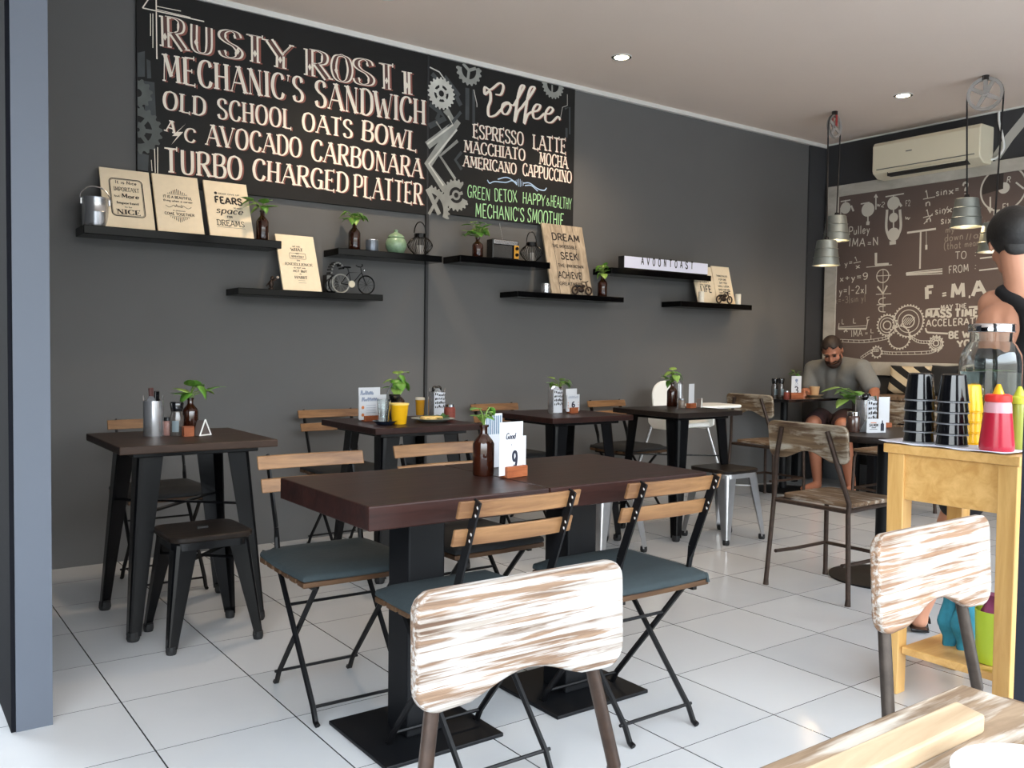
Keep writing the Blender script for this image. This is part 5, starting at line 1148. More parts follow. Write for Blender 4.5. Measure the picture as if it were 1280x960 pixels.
def squig(b, w, h):
    rr = random.Random(5)
    for k in range(9): x = w*(.1+.09*k); b.line([(x, h*.78), (x+w*.03, h*(.86+.06*rr.random())), (x+w*.06, h*.76)], w*.018, True)
def good_card(pl, w, h):
    a = Art(pl, .0006); fit(a, 'Good', w*.46, h*.68, w*.40, h*.11, .24, .13, shear=.25); fit(a, '+', w*.5, h*.55, w*.05, h*.04, .3)
    b = Art(pl, .0006); fit(b, '9', w*.66, h*.14, w*.20, h*.29, .28, .2)
    return [('lettering', a, M_ink), ('number', b, M_ink)]
# table nine
loc = ontop(642, 596, .73)
c9 = card_stand('white number nine card in orange wood block on long table', loc, .13, [(.100, .092, .004, .004, .03, None), (.096, .160, -.018, -.006, .008, good_card)], (.085, .036, .034))
loc = ontop(626, 588, .73); loc = (loc[0]+.01, loc[1]+.06, loc[2])
t = thing('menu_folder', 'blue striped menu leaflet standing behind the number nine card', 'leaflet', loc, .13)
B().box((0, 0, .089), (.075, .006, .176)).build('leaflet', M_paper, t, bevel=.001)
for k in range(8): B().box((-.03+k*.0085, -.0034, .14), (.004, .0008, .06)).build('stripe', mat('blue_stripe', (74, 108, 132), .6), t)
bottle_plant('amber bottle with yellowing sprig on long table nine', ontop(604, 594, .73), .155, .033, 4, .035, .06, .035, 8)
def vine(label, base, tip, seed):
    pass
# ---- generic caddy, jars, mills
def caddy(label, loc, r=.045, h=.17, printed=True, tops=False, knife=False, rot=0):
    t = thing('cutlery_caddy', label, 'cutlery caddy', loc, rot, 'steel cutlery tins')
    b = B(); n = 28; prof = [(r, 0), (r, h*.9)]
    b.lathe([(r*.98, 0), (r, .003), (r, h*.88), (r*.98, h*.88), (r*.96, .01)], (0, 0, 0), n)
    for k in range(4):
        a0 = PI/4+k*PI/2; pts = [(r*math.cos(a0+d), r*math.sin(a0+d), z) for d, z in ((-.5, h*.88), (.5, h*.88), (.2, h), (-.2, h))]
        b.verts(pts+[(x*.95, y*.95, z) for x, y, z in pts], [(0, 1, 2, 3), (7, 6, 5, 4), (0, 3, 7, 4), (1, 5, 6, 2), (3, 2, 6, 7)])
    b.build('can', M_stain, t, smooth=40)
    if printed:
        bb = B(); a0, a1 = PI*1.12, PI*1.78
        for k in range(10):
            p, q = a0+(a1-a0)*k/10, a0+(a1-a0)*(k+1)/10; R_ = r*1.012
            bb.verts([(R_*math.cos(p), R_*math.sin(p), .04*h), (R_*math.cos(q), R_*math.sin(q), .04*h), (R_*math.cos(q), R_*math.sin(q), .86*h), (R_*math.cos(p), R_*math.sin(p), .86*h)], [(0, 1, 2, 3)])
        lb_ = bb.build('label', M_paper, t); bb = B(); rr = random.Random(4)
        for row in range(4):
            for k in range(9):
                p = a0+.12+(a1-a0-.24)*k/9; q = p+.1+.08*rr.random(); z = h*(.30+.14*row+.03*rr.random()); R_ = r*1.022; zz = h*(.05+.05*rr.random())
                bb.verts([(R_*math.cos(p), R_*math.sin(p), z), (R_*math.cos(p)+0, R_*math.sin(p), z+zz), (R_*math.cos(q), R_*math.sin(q), z+zz*1.3), (R_*math.cos(q), R_*math.sin(q), z+.3*zz)], [(0, 3, 2, 1)])
        bb.build('label_print', M_inkblack, lb_)
    if tops:
        for s in (-1, 1): B().ell((s*r*.38, 0, h*.97), (r*.42, r*.34, h*.12)).build('utensil_end', M_black, t, smooth=60)
    if knife:
        for dx, hh, m in ((-.005, .06, mat('brown_handle', (74, 38, 34), .5)), (.012, .035, M_black)): B().bar((dx, 0, h*.5), (dx*1.6-.004, 0, h+hh*.55), .020, .010, ref=(0, 1, 0)).build('knife_handle', m, t, bevel=.003)
    return t
def mill(label, loc, h=.15, r=.026, m=None, cap=M_black, group='spice mills'):
    t = thing('spice_mill', label, 'spice mill', loc, 0, group)
    B().lathe([(r*.95, 0), (r, .004), (r, h*.55), (r*.8, h*.66), (r*.78, h*.72)], (0, 0, 0), 20).build('glass', m or mat('peppercorn_glass', (78, 72, 68), .12, noise=.7, nscale=150, coat=.6), t, smooth=40)
    B().lathe([(r*.8, h*.72), (r*.86, h*.75), (r*1.0, h*.95), (r*.85, h)], (0, 0, 0), 20).build('cap', cap, t, smooth=40)
    bb = B()
    for k in range(8):
        p, q = PI*1.2+.1*k*1.2, PI*1.2+.1*(k+1)*1.2; R_ = r*1.015; bb.verts([(R_*math.cos(p), R_*math.sin(p), h*.12), (R_*math.cos(q), R_*math.sin(q), h*.12), (R_*math.cos(q), R_*math.sin(q), h*.45), (R_*math.cos(p), R_*math.sin(p), h*.45)], [(0, 1, 2, 3)])
    bb.build('label', mat('grey_label', (120, 134, 140), .5), t); return t
def jar(label, loc, r=.027, h=.07, fill=M_chili, cap=None, group='small spice jars'):
    t = thing('spice_jar', label, 'spice jar', loc, 0, group)
    B().lathe([(r*.95, 0), (r, .004), (r, h*.7), (r*.8, h*.8)], (0, 0, 0), 20).build('filled_glass', fill, t, smooth=40)
    B().lathe([(r*.82, h*.8), (r*.86, h*.81), (r*.86, h*.99), (r*.8, h)], (0, 0, 0), 20).build('lid', cap or M_chrome, t, smooth=40); return t
# table beside the pillar
caddy('plain steel cutlery caddy with brown knife handle on pillar-side table', ontop(192, 545, .74), .040, .165, False, False, True, .3)
mill('black-capped spice mill on pillar-side table', ontop(221, 544.5, .74), .14, .028)
jar('small dark-lidded spice jar behind the mill on pillar-side table', ontop(210, 544, .74), .022, .075, mat('pink_salt', (150, 112, 104), .4, noise=.5, nscale=150), M_black)
bottle_plant('amber bottle with drooping sprig on pillar-side table', (lambda p: (p[0], p[1], p[2]))(ontop(238, 541, .74)), .15, .033, 6, .06, .06, .065, 5, lean=(.015, -.005))
t = card_stand('empty orange wood block in front of amber bottle on pillar-side table', ontop(235, 545.5, .74), .05, [], (.042, .03, .042))
t = thing('table_sign', 'small clear triangular table sign on pillar-side table', 'table sign', ontop(252, 544, .74), .5)
b = B(); b.prism([(-.03, 0), (.03, 0), (.004, .062), (-.004, .062)], (0, .02, 0), (1, 0, 0), (0, 0, 1), (0, -1, 0), .04); b.build('body', mat('smoky_plastic', (98, 88, 84), .2, coat=.5), t)
for q in ([(-.032, -.021, 0), (0, -.021, .066)], [(.032, -.021, 0), (0, -.021, .066)], [(-.032, -.021, .002), (.032, -.021, .002)]): B().tube(q, .003, 6).build('edge', M_white, t)
# table with plate
loc = ontop(478, 528, .74)
def menu_print(pl, w, h):
    a = Art(pl, .0006); rr = random.Random(2)
    for k in range(12): x = w*(.08+.05*k); a.line([(x, h*.74), (x+w*.04, h*(.82+.1*rr.random())), (x+w*.05, h*.76)], w*.02, True)
    for k in range(4): a.line([(w*.25, h*(.28+.1*k)), (w*.6, h*(.28+.1*k))], h*.012)
    c = Art(pl, .0007)
    for y in (.2, .5): c.disc((w*.13, h*y), w*.05)
    return [('card_print', a, M_inkgrey), ('card_ornament', c, M_inkorange)]
card_stand('white menu cards in orange block on table with yellow cup', (loc[0]-.015, loc[1]+.10, loc[2]), .12, [(.13, .16, .0, .012, .01, menu_print), (.165, .125, .01, -.006, .008, menu_print)], (.09, .034, .028))
p = ontop(481, 531, .74)
t = thing('saucer', 'dark navy saucer under the glass with black straw', 'saucer', p); B().lathe([(.035, 0), (.04, .003), (.058, .017), (.060, .020), (.056, .019), (.036, .007), (.001, .006)], (0, 0, 0), 32).build('dish', M_navy, t, smooth=50)
t = thing('drinking_glass', 'empty clear glass on navy saucer beside yellow cup', 'glass', (p[0]-.006, p[1], p[2]+.0075))
B().lathe([(.024, 0), (.026, .004), (.027, .05), (.032, .075), (.034, .115), (.032, .115), (.030, .076), (.024, .05), (.022, .01), (.001, .008)], (0, 0, 0), 28, cap=False).build('glass', M_glass, t, smooth=50)
st = thing('drinking_straw', 'black bendy straw standing in the empty glass', 'straw', (p[0]-.006, p[1], p[2]+.016)); B().tube([(.006, 0, .0), (.020, .004, .135), (.026, .005, .15), (.045, -.002, .185)], .0035, 8).build('tube', M_black, st, smooth=60)
p = ontop(499, 530, .74)
t = thing('tumbler', 'yellow plastic cup on the table with the plate', 'cup', p); B().lathe([(.033, 0), (.035, .003), (.046, .098), (.047, .1), (.0435, .1), (.032, .006)], (0, 0, 0), 28).build('body', M_yellow, t, smooth=40); B().lathe([(.0465, .094), (.048, .098), (.0475, .102), (.044, .101)], (0, 0, 0), 28).build('rim', mat('pale_yellow', (246, 214, 120), .4), t, smooth=40)
mill('dark-capped glass jar behind the yellow cup', (lambda q: (q[0]+.035, q[1]+.115, q[2]))(ontop(499, 530, .74)), .14, .032)
q = ontop(508, 527, .74); bottle_plant('amber bottle with leafy sprig behind the yellow cup', (q[0]+.01, q[1]+.12, q[2]), .155, .042, 9, .05, .085, .055, 6)
q = ontop(548, 521, .74); caddy('printed steel cutlery tin with black spoon ends behind the plate', (q[0], q[1]+.02, q[2]), .046, .155, True, True, False, .35)
q = ontop(533, 519, .74)
t = thing('drinking_glass', 'small glass of amber beer behind the plate of food', 'glass', (q[0]-.03, q[1]+.02, q[2])); B().lathe([(.02, 0), (.022, .003), (.026, .085)], (0, 0, 0), 20).build('beer', M_beer, t, smooth=40); B().lathe([(.0265, .0855), (.027, .096), (.024, .098)], (0, 0, 0), 20).build('foam', M_cream2, t, smooth=40)
jar('small jar of red chilli flakes on right of table with plate', ontop(562, 523.5, .74), .03, .078)
p = ontop(541, 527, .74)
t = thing('plate', 'grey stoneware plate with food remains beside yellow cup', 'plate', p); B().lathe([(.06, 0), (.07, .003), (.108, .016), (.112, .018), (.106, .018), (.07, .008), (.001, .007)], (0, 0, 0), 40).build('dish', M_greyplate, t, smooth=50)
t = thing('flatbread', 'pale torn flatbread left on the grey plate', 'bread', (p[0]-.01, p[1], p[2]+.009)); b = B(); b.prism([(-.06, -.03), (-.02, -.045), (.03, -.04), (.06, -.02), (.05, .02), (.01, .03), (-.03, .035), (-.055, .02)], (0, 0, .002), (1, 0, 0), (0, 1, 0), (0, .0, 1), .016); b.build('piece', M_food, t, bevel=.006, smooth=60)
t = thing('salad', 'dark green salad leaves at the rim of the grey plate', 'salad', (p[0]+.02, p[1]+.01, p[2]+.012)); b = B(); rr = random.Random(9)
for k in range(34):
    a = rr.random()*2*PI; r = .045+.03*rr.random(); leaf(b, (r*math.cos(a), r*math.sin(a)*.8, .002+.006*rr.random()), (math.cos(a+1.5*rr.random()), math.sin(a), .5), .028, curl=.4)
o = b.build('leaves', M_salad, t, flatn=False); o['kind'] = 'stuff'; sd = o.modifiers.new('solid', 'SOLIDIFY'); sd.thickness = .001
# number six table
q = ontop(695, 517, .74); caddy('printed steel cutlery tin on the number six table', (q[0], q[1]+.01, q[2]), .043, .16, True, False, False, .3)
q = ontop(717, 516.5, .74); card_stand('number six card in orange block on the square dark table', (q[0], q[1]+.01, q[2]), .18, [(.1, .13, -.002, .01, .014, None), (.115, .10, .0, -.004, .010, num_card('6', squig))], (.07, .034, .033))
q = ontop(703, 512, .74); bottle_plant('amber bottle with flat spreading sprig behind the number six card', (q[0]+.07, q[1]+.12, q[2]), .135, .03, 8, .085, .05, .045, 7)
# black table with high chair behind
q = ontop(840, 508, .757); bottle_plant('amber bottle with leafy sprig on the black table', q, .155, .034, 9, .055, .08, .05, 12)
q = ontop(852, 507, .757); caddy('bare steel tin behind the amber bottle on the black table', (q[0]+.03, q[1]+.06, q[2]), .034, .16, False)
jar('small clear jar between bottle and block on the black table', ontop(852, 510, .757), .022, .06, mat('grey_pepper', (120, 108, 98), .3, noise=.6, nscale=150))
q = ontop(864, 510, .757); card_stand('narrow white card in orange block on the black table', q, .25, [(.07, .14, 0, .0, .012, None)], (.072, .034, .03))
t = thing('table_sign', 'small clear triangular table sign on the black table', 'table sign', ontop(874, 509, .757), .6)
b = B(); b.prism([(-.026, 0), (.026, 0), (.003, .055), (-.003, .055)], (0, .015, 0), (1, 0, 0), (0, 0, 1), (0, -1, 0), .03); b.build('body', mat('smoky_plastic', (98, 88, 84), .2, coat=.5), t)
for q in ([(-.028, -.016, 0), (0, -.016, .058)], [(.028, -.016, 0), (0, -.016, .058)]): B().tube(q, .0026, 6).build('edge', M_white, t)
# man's table
q = ontop(968, 496.5, .755); mill('left dark spice mill on the number three table', q, .15, .026)
q = ontop(976, 497, .755); mill('right dark spice mill on the number three table', q, .155, .026)
q = ontop(983, 498, .755); jar('small dark spice jar left of the number three card', q, .022, .06)
q = ontop(995, 498, .755)
def three(pl, w, h):
    a = Art(pl, .0006); fit(a, '3', w*.5, h*.12, w*.36, h*.34, .2, .14); b = Art(pl, .0006); b.disc((w*.5, h*.78), w*.14); b.line([(w*.4, h*.62), (w*.5, h*.7), (w*.62, h*.6)], w*.06); b.line([(w*.3, h*.55), (w*.7, h*.55)], h*.02)
    return [('number', a, M_ink), ('card_print', b, M_inkgrey)]
card_stand('number three card in orange block before the reading man', q, -.35, [(.088, .155, 0, 0, .02, three)], (.11, .04, .045))
q = ontop(996, 495, .755); bottle_plant('dark bottle with small sprig behind the number three card', (q[0]+.10, q[1]+.08, q[2]), .15, .03, 5, .04, .05, .04, 21)
q = ontop(1018, 495.5, .755)
t = thing('saucer', 'cream saucer under the coffee cup before the reading man', 'saucer', q); B().lathe([(.045, 0), (.05, .003), (.072, .012), (.074, .014), (.05, .007), (.001, .006)], (0, 0, 0), 32).build('dish', mat('cream_ceramic', (206, 180, 144), .3), t, smooth=50)
t = thing('coffee_cup', 'beige coffee cup on saucer before the reading man', 'cup', (q[0], q[1], q[2]+.0065)); B().lathe([(.03, 0), (.032, .003), (.041, .075), (.038, .075), (.03, .008), (.001, .006)], (0, 0, 0), 24).build('body', M_coffee, t, smooth=40); B().tube([(.034, 0, .02), (.055, 0, .025), (.058, 0, .05), (.038, 0, .06)], .005, 6).build('handle', M_coffee, t, smooth=60)
# round pedestal table
q = ontop(1066, 540, .73); jar('small jar with silver lid on the round pedestal table', q, .033, .10, mat('brown_salsa_glass', (74, 52, 44), .12, noise=.5, nscale=60, coat=.6))
q = ontop(1082, 537, .73); caddy('printed steel cutlery tin on the round pedestal table', (q[0]+.03, q[1]+.02, q[2]), .052, .17, True, True, False, .3)
q = ontop(1095, 541, .73)
def salmon(pl, w, h):
    a = Art(pl, .0006); fit(a, 'SALMON', w*.36, h*.46, w*.46, h*.18, .24); a.line([(w*.15, h*.25), (w*.55, h*.25)], h*.03); a.line([(w*.25, h*.36), (w*.48, h*.36)], h*.05)
    b = Art(pl, .0006); b.poly([(w*.72, h*.12), (w*.9, h*.12), (w*.9, h*.6), (w*.84, h*.72), (w*.84, h*.88), (w*.78, h*.88), (w*.78, h*.72), (w*.72, h*.6)]); c = Art(pl, .0007); c.line([(w*.2, h*.72), (w*.5, h*.72)], h*.06)
    return [('lettering', a, M_inkblack), ('bottle_picture', b, M_ink), ('card_ornament', c, M_inkorange)]
t = thing('tent_card', 'white salmon tent card on the round pedestal table', 'tent card', q, -.3); b = B()
b.box((0, 0, .034), (.115, .0016, .068)); cd = b.build('front_card', M_card, t); b = B(); b.verts([(-.0575, .0008, .068), (.0575, .0008, .068), (.0575, .05, 0), (-.0575, .05, 0), (-.0575, .002, .068), (.0575, .002, .068), (.0575, .0514, 0), (-.0575, .0514, 0)], [(0, 1, 2, 3), (7, 6, 5, 4), (0, 4, 5, 1), (1, 5, 6, 2), (2, 6, 7, 3), (3, 7, 4, 0)]); b.build('back_card', M_card, t)
Rz = Matrix.Rotation(-.3, 3, 'Z'); pl = Plane(Vector(q)+Rz @ Vector((-.0575, -.0008, 0)), Rz @ Vector((1, 0, 0)), (0, 0, 1))
for nm, art, m in salmon(pl, .115, .068): art.build_local(nm, m, cd, t, -.3)
q = ontop(1085, 535, .73)
card_stand('tall pale menu cards behind the salmon tent card', (q[0]+.11, q[1]-.02, q[2]), -.3, [(.07, .15, .0, .0, .01, None)], (.08, .034, .025))
q = ontop(1074, 536, .73)
bottle_plant('dark bottle with trailing pothos leaves on the round pedestal table', (q[0]+.10, q[1]+.05, q[2]), .12, .028, 6, .09, .09, .085, 31, lean=(-.02, .06))

# ================================================================== CEILING FITTINGS AND AIR CONDITIONER
def downlight(label, px, py):
    p = at_z(px, py, CZ)
    t = thing('downlight', label, 'downlight', (p.x, p.y, CZ-.006), 0, 'round recessed downlights')
    B().lathe([(.062, .0), (.064, .006), (.044, .006), (.046, 0)], (0, 0, 0), 32, cap=False).build('bezel', M_trim, t, smooth=40)
    B().lathe([(.045, .002), (.044, .005)], (0, 0, 0), 24).build('lens', M_lamp, t)
    l = bpy.data.lights.new('downlight_beam', 'SPOT'); l.energy = 60; l.color = (1, .78, .55); l.spot_size = 2.2; l.spot_blend = .8; l.shadow_soft_size = .04
    o = bpy.data.objects.new('downlight_beam', l); link(o); o.parent = t; o.location = (0, 0, -.012)
    return t
downlight('lit round downlight in ceiling above the coffee menu board', 777, 71)
downlight('lit round downlight in ceiling near the air conditioner', 1129, 119)
downlight('lit round downlight at the top edge above the wide menu board', 483, -6)
def bucket_lamp(parent, loc, name='bucket_shade'):
    x, y, z = loc
    b = B(); b.lathe([(.066, .19), (.072, .186), (.098, .004), (.102, .004), (.102, 0), (.094, 0), (.090, .01), (.067, .18)], loc, 32); s_ = b.build(name, M_galv, parent, world=True, smooth=40)
    for zz, r in ((.06, .0925), (.125, .0825)): B().lathe([(r+.001, zz-.003), (r+.004, zz), (r, zz+.003)], loc, 32, cap=False).build('ridge', M_galv, s_, world=True)
    B().ell((x, y, z+.075), (.028, .028, .038)).build('bulb', M_warm, s_, world=True, smooth=60)
    B().lathe([(.016, .11), (.016, .17)], loc, 12).build('socket', M_black, s_, world=True)
    l = bpy.data.lights.new('bucket_lamp_light', 'POINT'); l.energy = 7; l.color = (1, .72, .42); l.shadow_soft_size = .03
    o = bpy.data.objects.new('bucket_lamp_light', l); link(o); o.parent = parent; o.location = Vector((x, y, z+.045))-parent.location
def pulley(label, top, centre, R, axis, cords, mount=None, red=False):
    t = thing('pulley_pendant', label, 'pendant lamp', tuple(top), 0, 'pulley pendant lamps with bucket shades'); c = Vector(centre); ax = Vector(axis).normalized(); Rm = ax.to_track_quat('Z', 'Y').to_matrix()
    wl = B(); wl.lathe([(R*.80, -.008), (R*.97, -.012), (R*.92, 0), (R*.97, .012), (R*.80, .008), (R*.80, -.008)], c, 36, Rm, cap=False)
    for k in range(4):
        a = k*PI/2+.5; d = Rm @ Vector((math.cos(a), math.sin(a), 0)); wl.bar(c+d*R*.14, c+d*R*.82, .03, .008, ref=ax, w2=.022)
    wl.lathe([(R*.16, -.012), (R*.16, .012)], c, 16, Rm); wl.build('wheel', M_acrylic, t, world=True, smooth=40)
    u = Vector((0, 0, 1))
    B().bar(c+ax*.017, Vector(top)+ax*.017, .022, .004, ref=ax).build('bracket', M_red if red else M_acrylic, t, world=True)
    B().bar(c-ax*.017, Vector(top)-ax*.017, .022, .004, ref=ax).build('bracket', M_red if red else M_acrylic, t, world=True)
    B().lathe([(.022, -.03), (.022, 0)], tuple(top), 14).build('ceiling_mount', M_black, t, world=True)
    tng = ax.cross(u).normalized()
    for s, (x, y, z) in cords:
        p = c+tng*s*R*.95
        B().tube([tuple(p), (p.x, p.y, p.z-.05), (x, y, z+.19)], .006, 6).build('cord', M_cord, t, world=True); B().lathe([(.02, .188), (.014, .215)], (x, y, z), 12).build('cord_grip', M_black, t, world=True)
        bucket_lamp(t, (x, y, z))
    b = B(); b.tube([c+tng*R*.95*math.cos(a)+u*R*.95*math.sin(a) for a in [PI*k/16 for k in range(17)]], .005, 6); b.build('cord', M_cord, t, world=True)
    return t
cl = at_x(1043, 158, 6.0); ctop = Vector((6.0, cl.y, CZ))
toL = Vector((-.45, -.9, 0))
b1 = at_x(1045, 301, 6.0); b2 = at_x(1032, 333, 6.0)
# wheel seen almost edge-on: its axle points along the wall
tl = Vector((1, .12, 0)).normalized()
wax = Vector((.96, -.28, 0)).normalized(); wtn = wax.cross(Vector((0, 0, 1))).normalized()
def near(c, tn, k): return c+tn*k
view = (cl-EYEV).normalized(); side = Vector((view.y, -view.x, 0)).normalized()
def edge_axis(dx_px, R, depth):  # axle so the wheel shows a half width of dx_px
    w = dx_px/FPX*depth; a = math.acos(min(1, w/R)); return (Matrix.Rotation(a, 3, 'Z') @ Vector((view.x, view.y, 0)).normalized())
dpt = (cl-EYEV).dot(AF)
axl = edge_axis(7.5, .09, dpt); tn = axl.cross(Vector((0, 0, 1))).normalized(); sg = 1 if tn.dot(AR) > 0 else -1
def bk_loc(px, py, ref, c, s, R, tn):
    p = c+tn*s*R*.95; q = at_x(px, py, p.x); k = 1
    d = ray(px, py); tt = (Vector((p.x, p.y, 0))-Vector((0, 0, 0))).dot(Vector((AF.x, AF.y, 0)).normalized())/(Vector((d.x, d.y, 0)).dot(Vector((AF.x, AF.y, 0)).normalized())); w = EYEV+d*tt
    return (w.x, w.y, w.z)
pulley('pulley pendant with red bracket and two bucket shades left of air conditioner', ctop, cl, .09, axl, [(sg, bk_loc(1045, 301, 0, cl, sg, .09, tn)), (-sg, bk_loc(1032.5, 332, 0, cl, -sg, .09, tn))], red=True)
cr = at_x(1231.5, 117.5, 5.99); vr = (cr-EYEV).normalized(); axr = Vector((vr.x, vr.y, 0)).normalized(); axr = Matrix.Rotation(-.12, 3, 'Z') @ axr; tnr = axr.cross(Vector((0, 0, 1))).normalized(); sg = 1 if tnr.dot(AR) > 0 else -1
pulley('pulley pendant with clear wheel and two bucket shades right of air conditioner', Vector((cr.x, cr.y, CZ)), cr, .112, axr, [(-sg, bk_loc(1207.5, 284, 0, cr, -sg, .112, tnr)), (sg, bk_loc(1242, 315, 0, cr, sg, .112, tnr))])
# air conditioner
ac = thing('air_conditioner', 'ivory split air conditioner high on the back wall', 'air conditioner', (XB, 3.81, 2.55))
y0, y1 = 3.37, 4.245; prof = [(0, 0), (-.13, .0), (-.195, .035), (-.205, .06), (-.205, .255), (-.185, .285), (0, .285)]
b = B(); b.prism(prof, (XB, y0, 2.55), (1, 0, 0), (0, 0, 1), (0, 1, 0), y1-y0); b.build('body', M_ac, ac, world=True, bevel=.008, smooth=30)
B().box((XB-.206, (y0+y1)/2, 2.55+.063), (.003, y1-y0-.08, .007)).build('panel_gap', M_acgrey, ac, world=True)
B().span((XB-.196, y0+.1, 2.553), (XB-.12, y1-.13, 2.583)).build('vent_slot', mat('vent_dark', (34, 32, 30), .7), ac, world=True)
b = B(); b.bar((XB-.188, y0+.11, 2.574), (XB-.188, y1-.14, 2.574), .05, .006, ref=(.6, 0, 1)); b.build('louvre', M_ac, ac, world=True)
B().box((XB-.206, 3.93, 2.55+.175), (.002, .05, .008)).build('maker_badge', M_acgrey, ac, world=True)
cbl = B().tube(bez([(XB-.012, 3.335, 2.94), (XB-.012, 3.33, 2.86), (XB-.015, 3.30, 2.75), (XB-.015, 3.29, 2.66), (XB-.02, 3.33, 2.60), (XB-.03, 3.38, 2.585)], 6), .009, 8).build('supply_cable', M_white, ac, world=True, smooth=60)

# ================================================================== PEOPLE
def remesh(b, name, m, parent, voxel, smooth=5):
    bm = b.bm; bmesh.ops.recalc_face_normals(bm, faces=bm.faces); bmesh.ops.translate(bm, verts=bm.verts, vec=-abs_loc(parent))
    me = bpy.data.meshes.new(name); bm.to_mesh(me); bm.free(); tmp = bpy.data.objects.new('tmp', me); link(tmp)
    r = tmp.modifiers.new('r', 'REMESH'); r.mode = 'VOXEL'; r.voxel_size = voxel
    s_ = tmp.modifiers.new('s', 'SMOOTH'); s_.factor = .5; s_.iterations = smooth
    dg = bpy.context.evaluated_depsgraph_get(); dg.update(); ev = tmp.evaluated_get(dg); out = bpy.data.meshes.new_from_object(ev)
    bpy.data.objects.remove(tmp); out.name = name; out.materials.clear(); out.materials.append(m)
    for p in out.polygons: p.use_smooth = True
    o = bpy.data.objects.new(name, out); link(o); o.parent = parent; return o
class Head:
    def __init__(s, c, fwd, up=(0, 0, 1), k=1.0):
        s.c = Vector(c); s.f = Vector(fwd).normalized(); s.s = s.f.cross(Vector(up)).normalized(); s.u = s.s.cross(s.f); s.k = k
        s.R = Matrix((s.s, s.f, s.u)).transposed()
    def p(s, x, y, z): return s.c+(s.s*x+s.f*y+s.u*z)*s.k
    def ell(s, b, c, r): b.ell(s.p(*c), tuple(v*s.k for v in r), s.R, 20, 12)
    def skin(s, b):
        s.ell(b, (0, -.005, .03), (.072, .092, .086)); s.ell(b, (0, .034, -.03), (.056, .056, .074)); s.ell(b, (0, .046, -.078), (.042, .042, .034)); s.ell(b, (0, .078, .022), (.05, .018, .013))
        for x in (-1, 1):
            s.ell(b, (x*.034, .062, -.032), (.025, .026, .026)); s.ell(b, (x*.073, -.006, -.008), (.009, .019, .032)); s.ell(b, (x*.011, .098, -.034), (.008, .01, .008))
        b.capsule(s.p(0, .09, .006), s.p(0, .108, -.03), .009*s.k, .013*s.k, 10); s.ell(b, (0, .087, -.06), (.025, .010, .006)); s.ell(b, (0, .085, -.07), (.021, .010, .007))
    def shell(s, b, c, r, keep, n=40, m=26):
        """part of an ellipsoid surface: keep(x,y,z) in head coordinates"""
        bb = B(); prof = [(max(1e-4, math.sin(PI*i/m)), -math.cos(PI*i/m)) for i in range(m+1)]
        rows = []
        for pr, pz in prof: rows.append([(c[0]+r[0]*pr*math.cos(2*PI*k/n), c[1]+r[1]*pr*math.sin(2*PI*k/n), c[2]+r[2]*pz) for k in range(n)])
        V = {}
        def v(i, k):
            if (i, k) not in V: V[(i, k)] = b.bm.verts.new(s.p(*rows[i][k]))
            return V[(i, k)]
        for i in range(m):
            for k in range(n):
                q = [(i, k), (i, (k+1) % n), (i+1, (k+1) % n), (i+1, k)]
                cc = [sum(rows[a][d][j] for a, d in q)/4 for j in range(3)]
                if keep(*cc): b.bm.faces.new([v(*t) for t in q])
def hand(b, wrist, d, n, k=1.0, curl=.5, thumb=1):
    """palm and five fingers; d: direction of the fingers, n: palm normal"""
    w = Vector(wrist); d = Vector(d).normalized(); n = Vector(n); n = (n-d*n.dot(d)).normalized(); s = d.cross(n)
    for x in (-.028, -.009, .010, .028): b.capsule(w+s*x*.6*k, w+d*.085*k+s*x*k, .013*k, .0115*k, 8)
    for x, L in ((-.030, .072), (-.010, .082), (.010, .076), (.029, .058)):
        p = w+d*.088*k+s*x*k; a = 0
        for j, (fl, r0, r1) in enumerate(((.45, .0092, .0085), (.32, .0085, .0076), (.23, .0076, .0066))):
            a += curl*(.7 if j == 0 else 1); q = p+(d*math.cos(a)+n*math.sin(a))*L*fl*k; b.capsule(p, q, r0*k, r1*k, 8); p = q
    p = w+d*.03*k+s*(-thumb)*.03*k; q = p+(d*.7+s*(-thumb)*.55+n*.35).normalized()*.038*k; b.capsule(w+d*.015*k+s*(-thumb)*.012*k, p, .014*k, .012*k, 8); b.capsule(p, q, .0115*k, .0098*k, 8); b.capsule(q, q+(d*.85+n*.5).normalized()*.03*k, .0098*k, .008*k, 8)
def limb(b, pts):
    for (p, r), (q, r2) in zip(pts, pts[1:]): b.capsule(p, q, r, r2, 16)
# ---- seated man
mp = at_x(1045, 500, 6.62); man = thing('person', 'bearded man in grey t-shirt sitting bent over the corner table reading', 'person', (6.62, mp.y, .455))
V = lambda px, py, X: at_x(px, py, X)
pel = Vector((6.66, 4.47, .55)); belly = Vector((6.62, 4.47, .74)); chest = V(1049, 471, 6.54); neck0 = V(1047, 452, 6.50)
shL, shR = V(1017, 462, 6.50), V(1077, 461, 6.47)
elL, elR = V(1010, 492, 6.40), V(1093, 489, 6.44)
haL = V(1005, 489, 6.22); haL.z = .80; haR = V(1090, 505, 6.22)
knL, knR = V(1016, 529, 6.16), V(1053, 532, 6.16)
hip = [pel+Vector((-.03, .1, 0)), pel+Vector((-.03, -.1, 0))]
ftL, ftR = Vector((6.27, knL.y+.02, .07)), Vector((6.27, knR.y-.02, .07))
hd = Head(V(1040.5, 438, 6.385), (-.78, -.38, -.62), (-.25, 0, 1), 1.02)
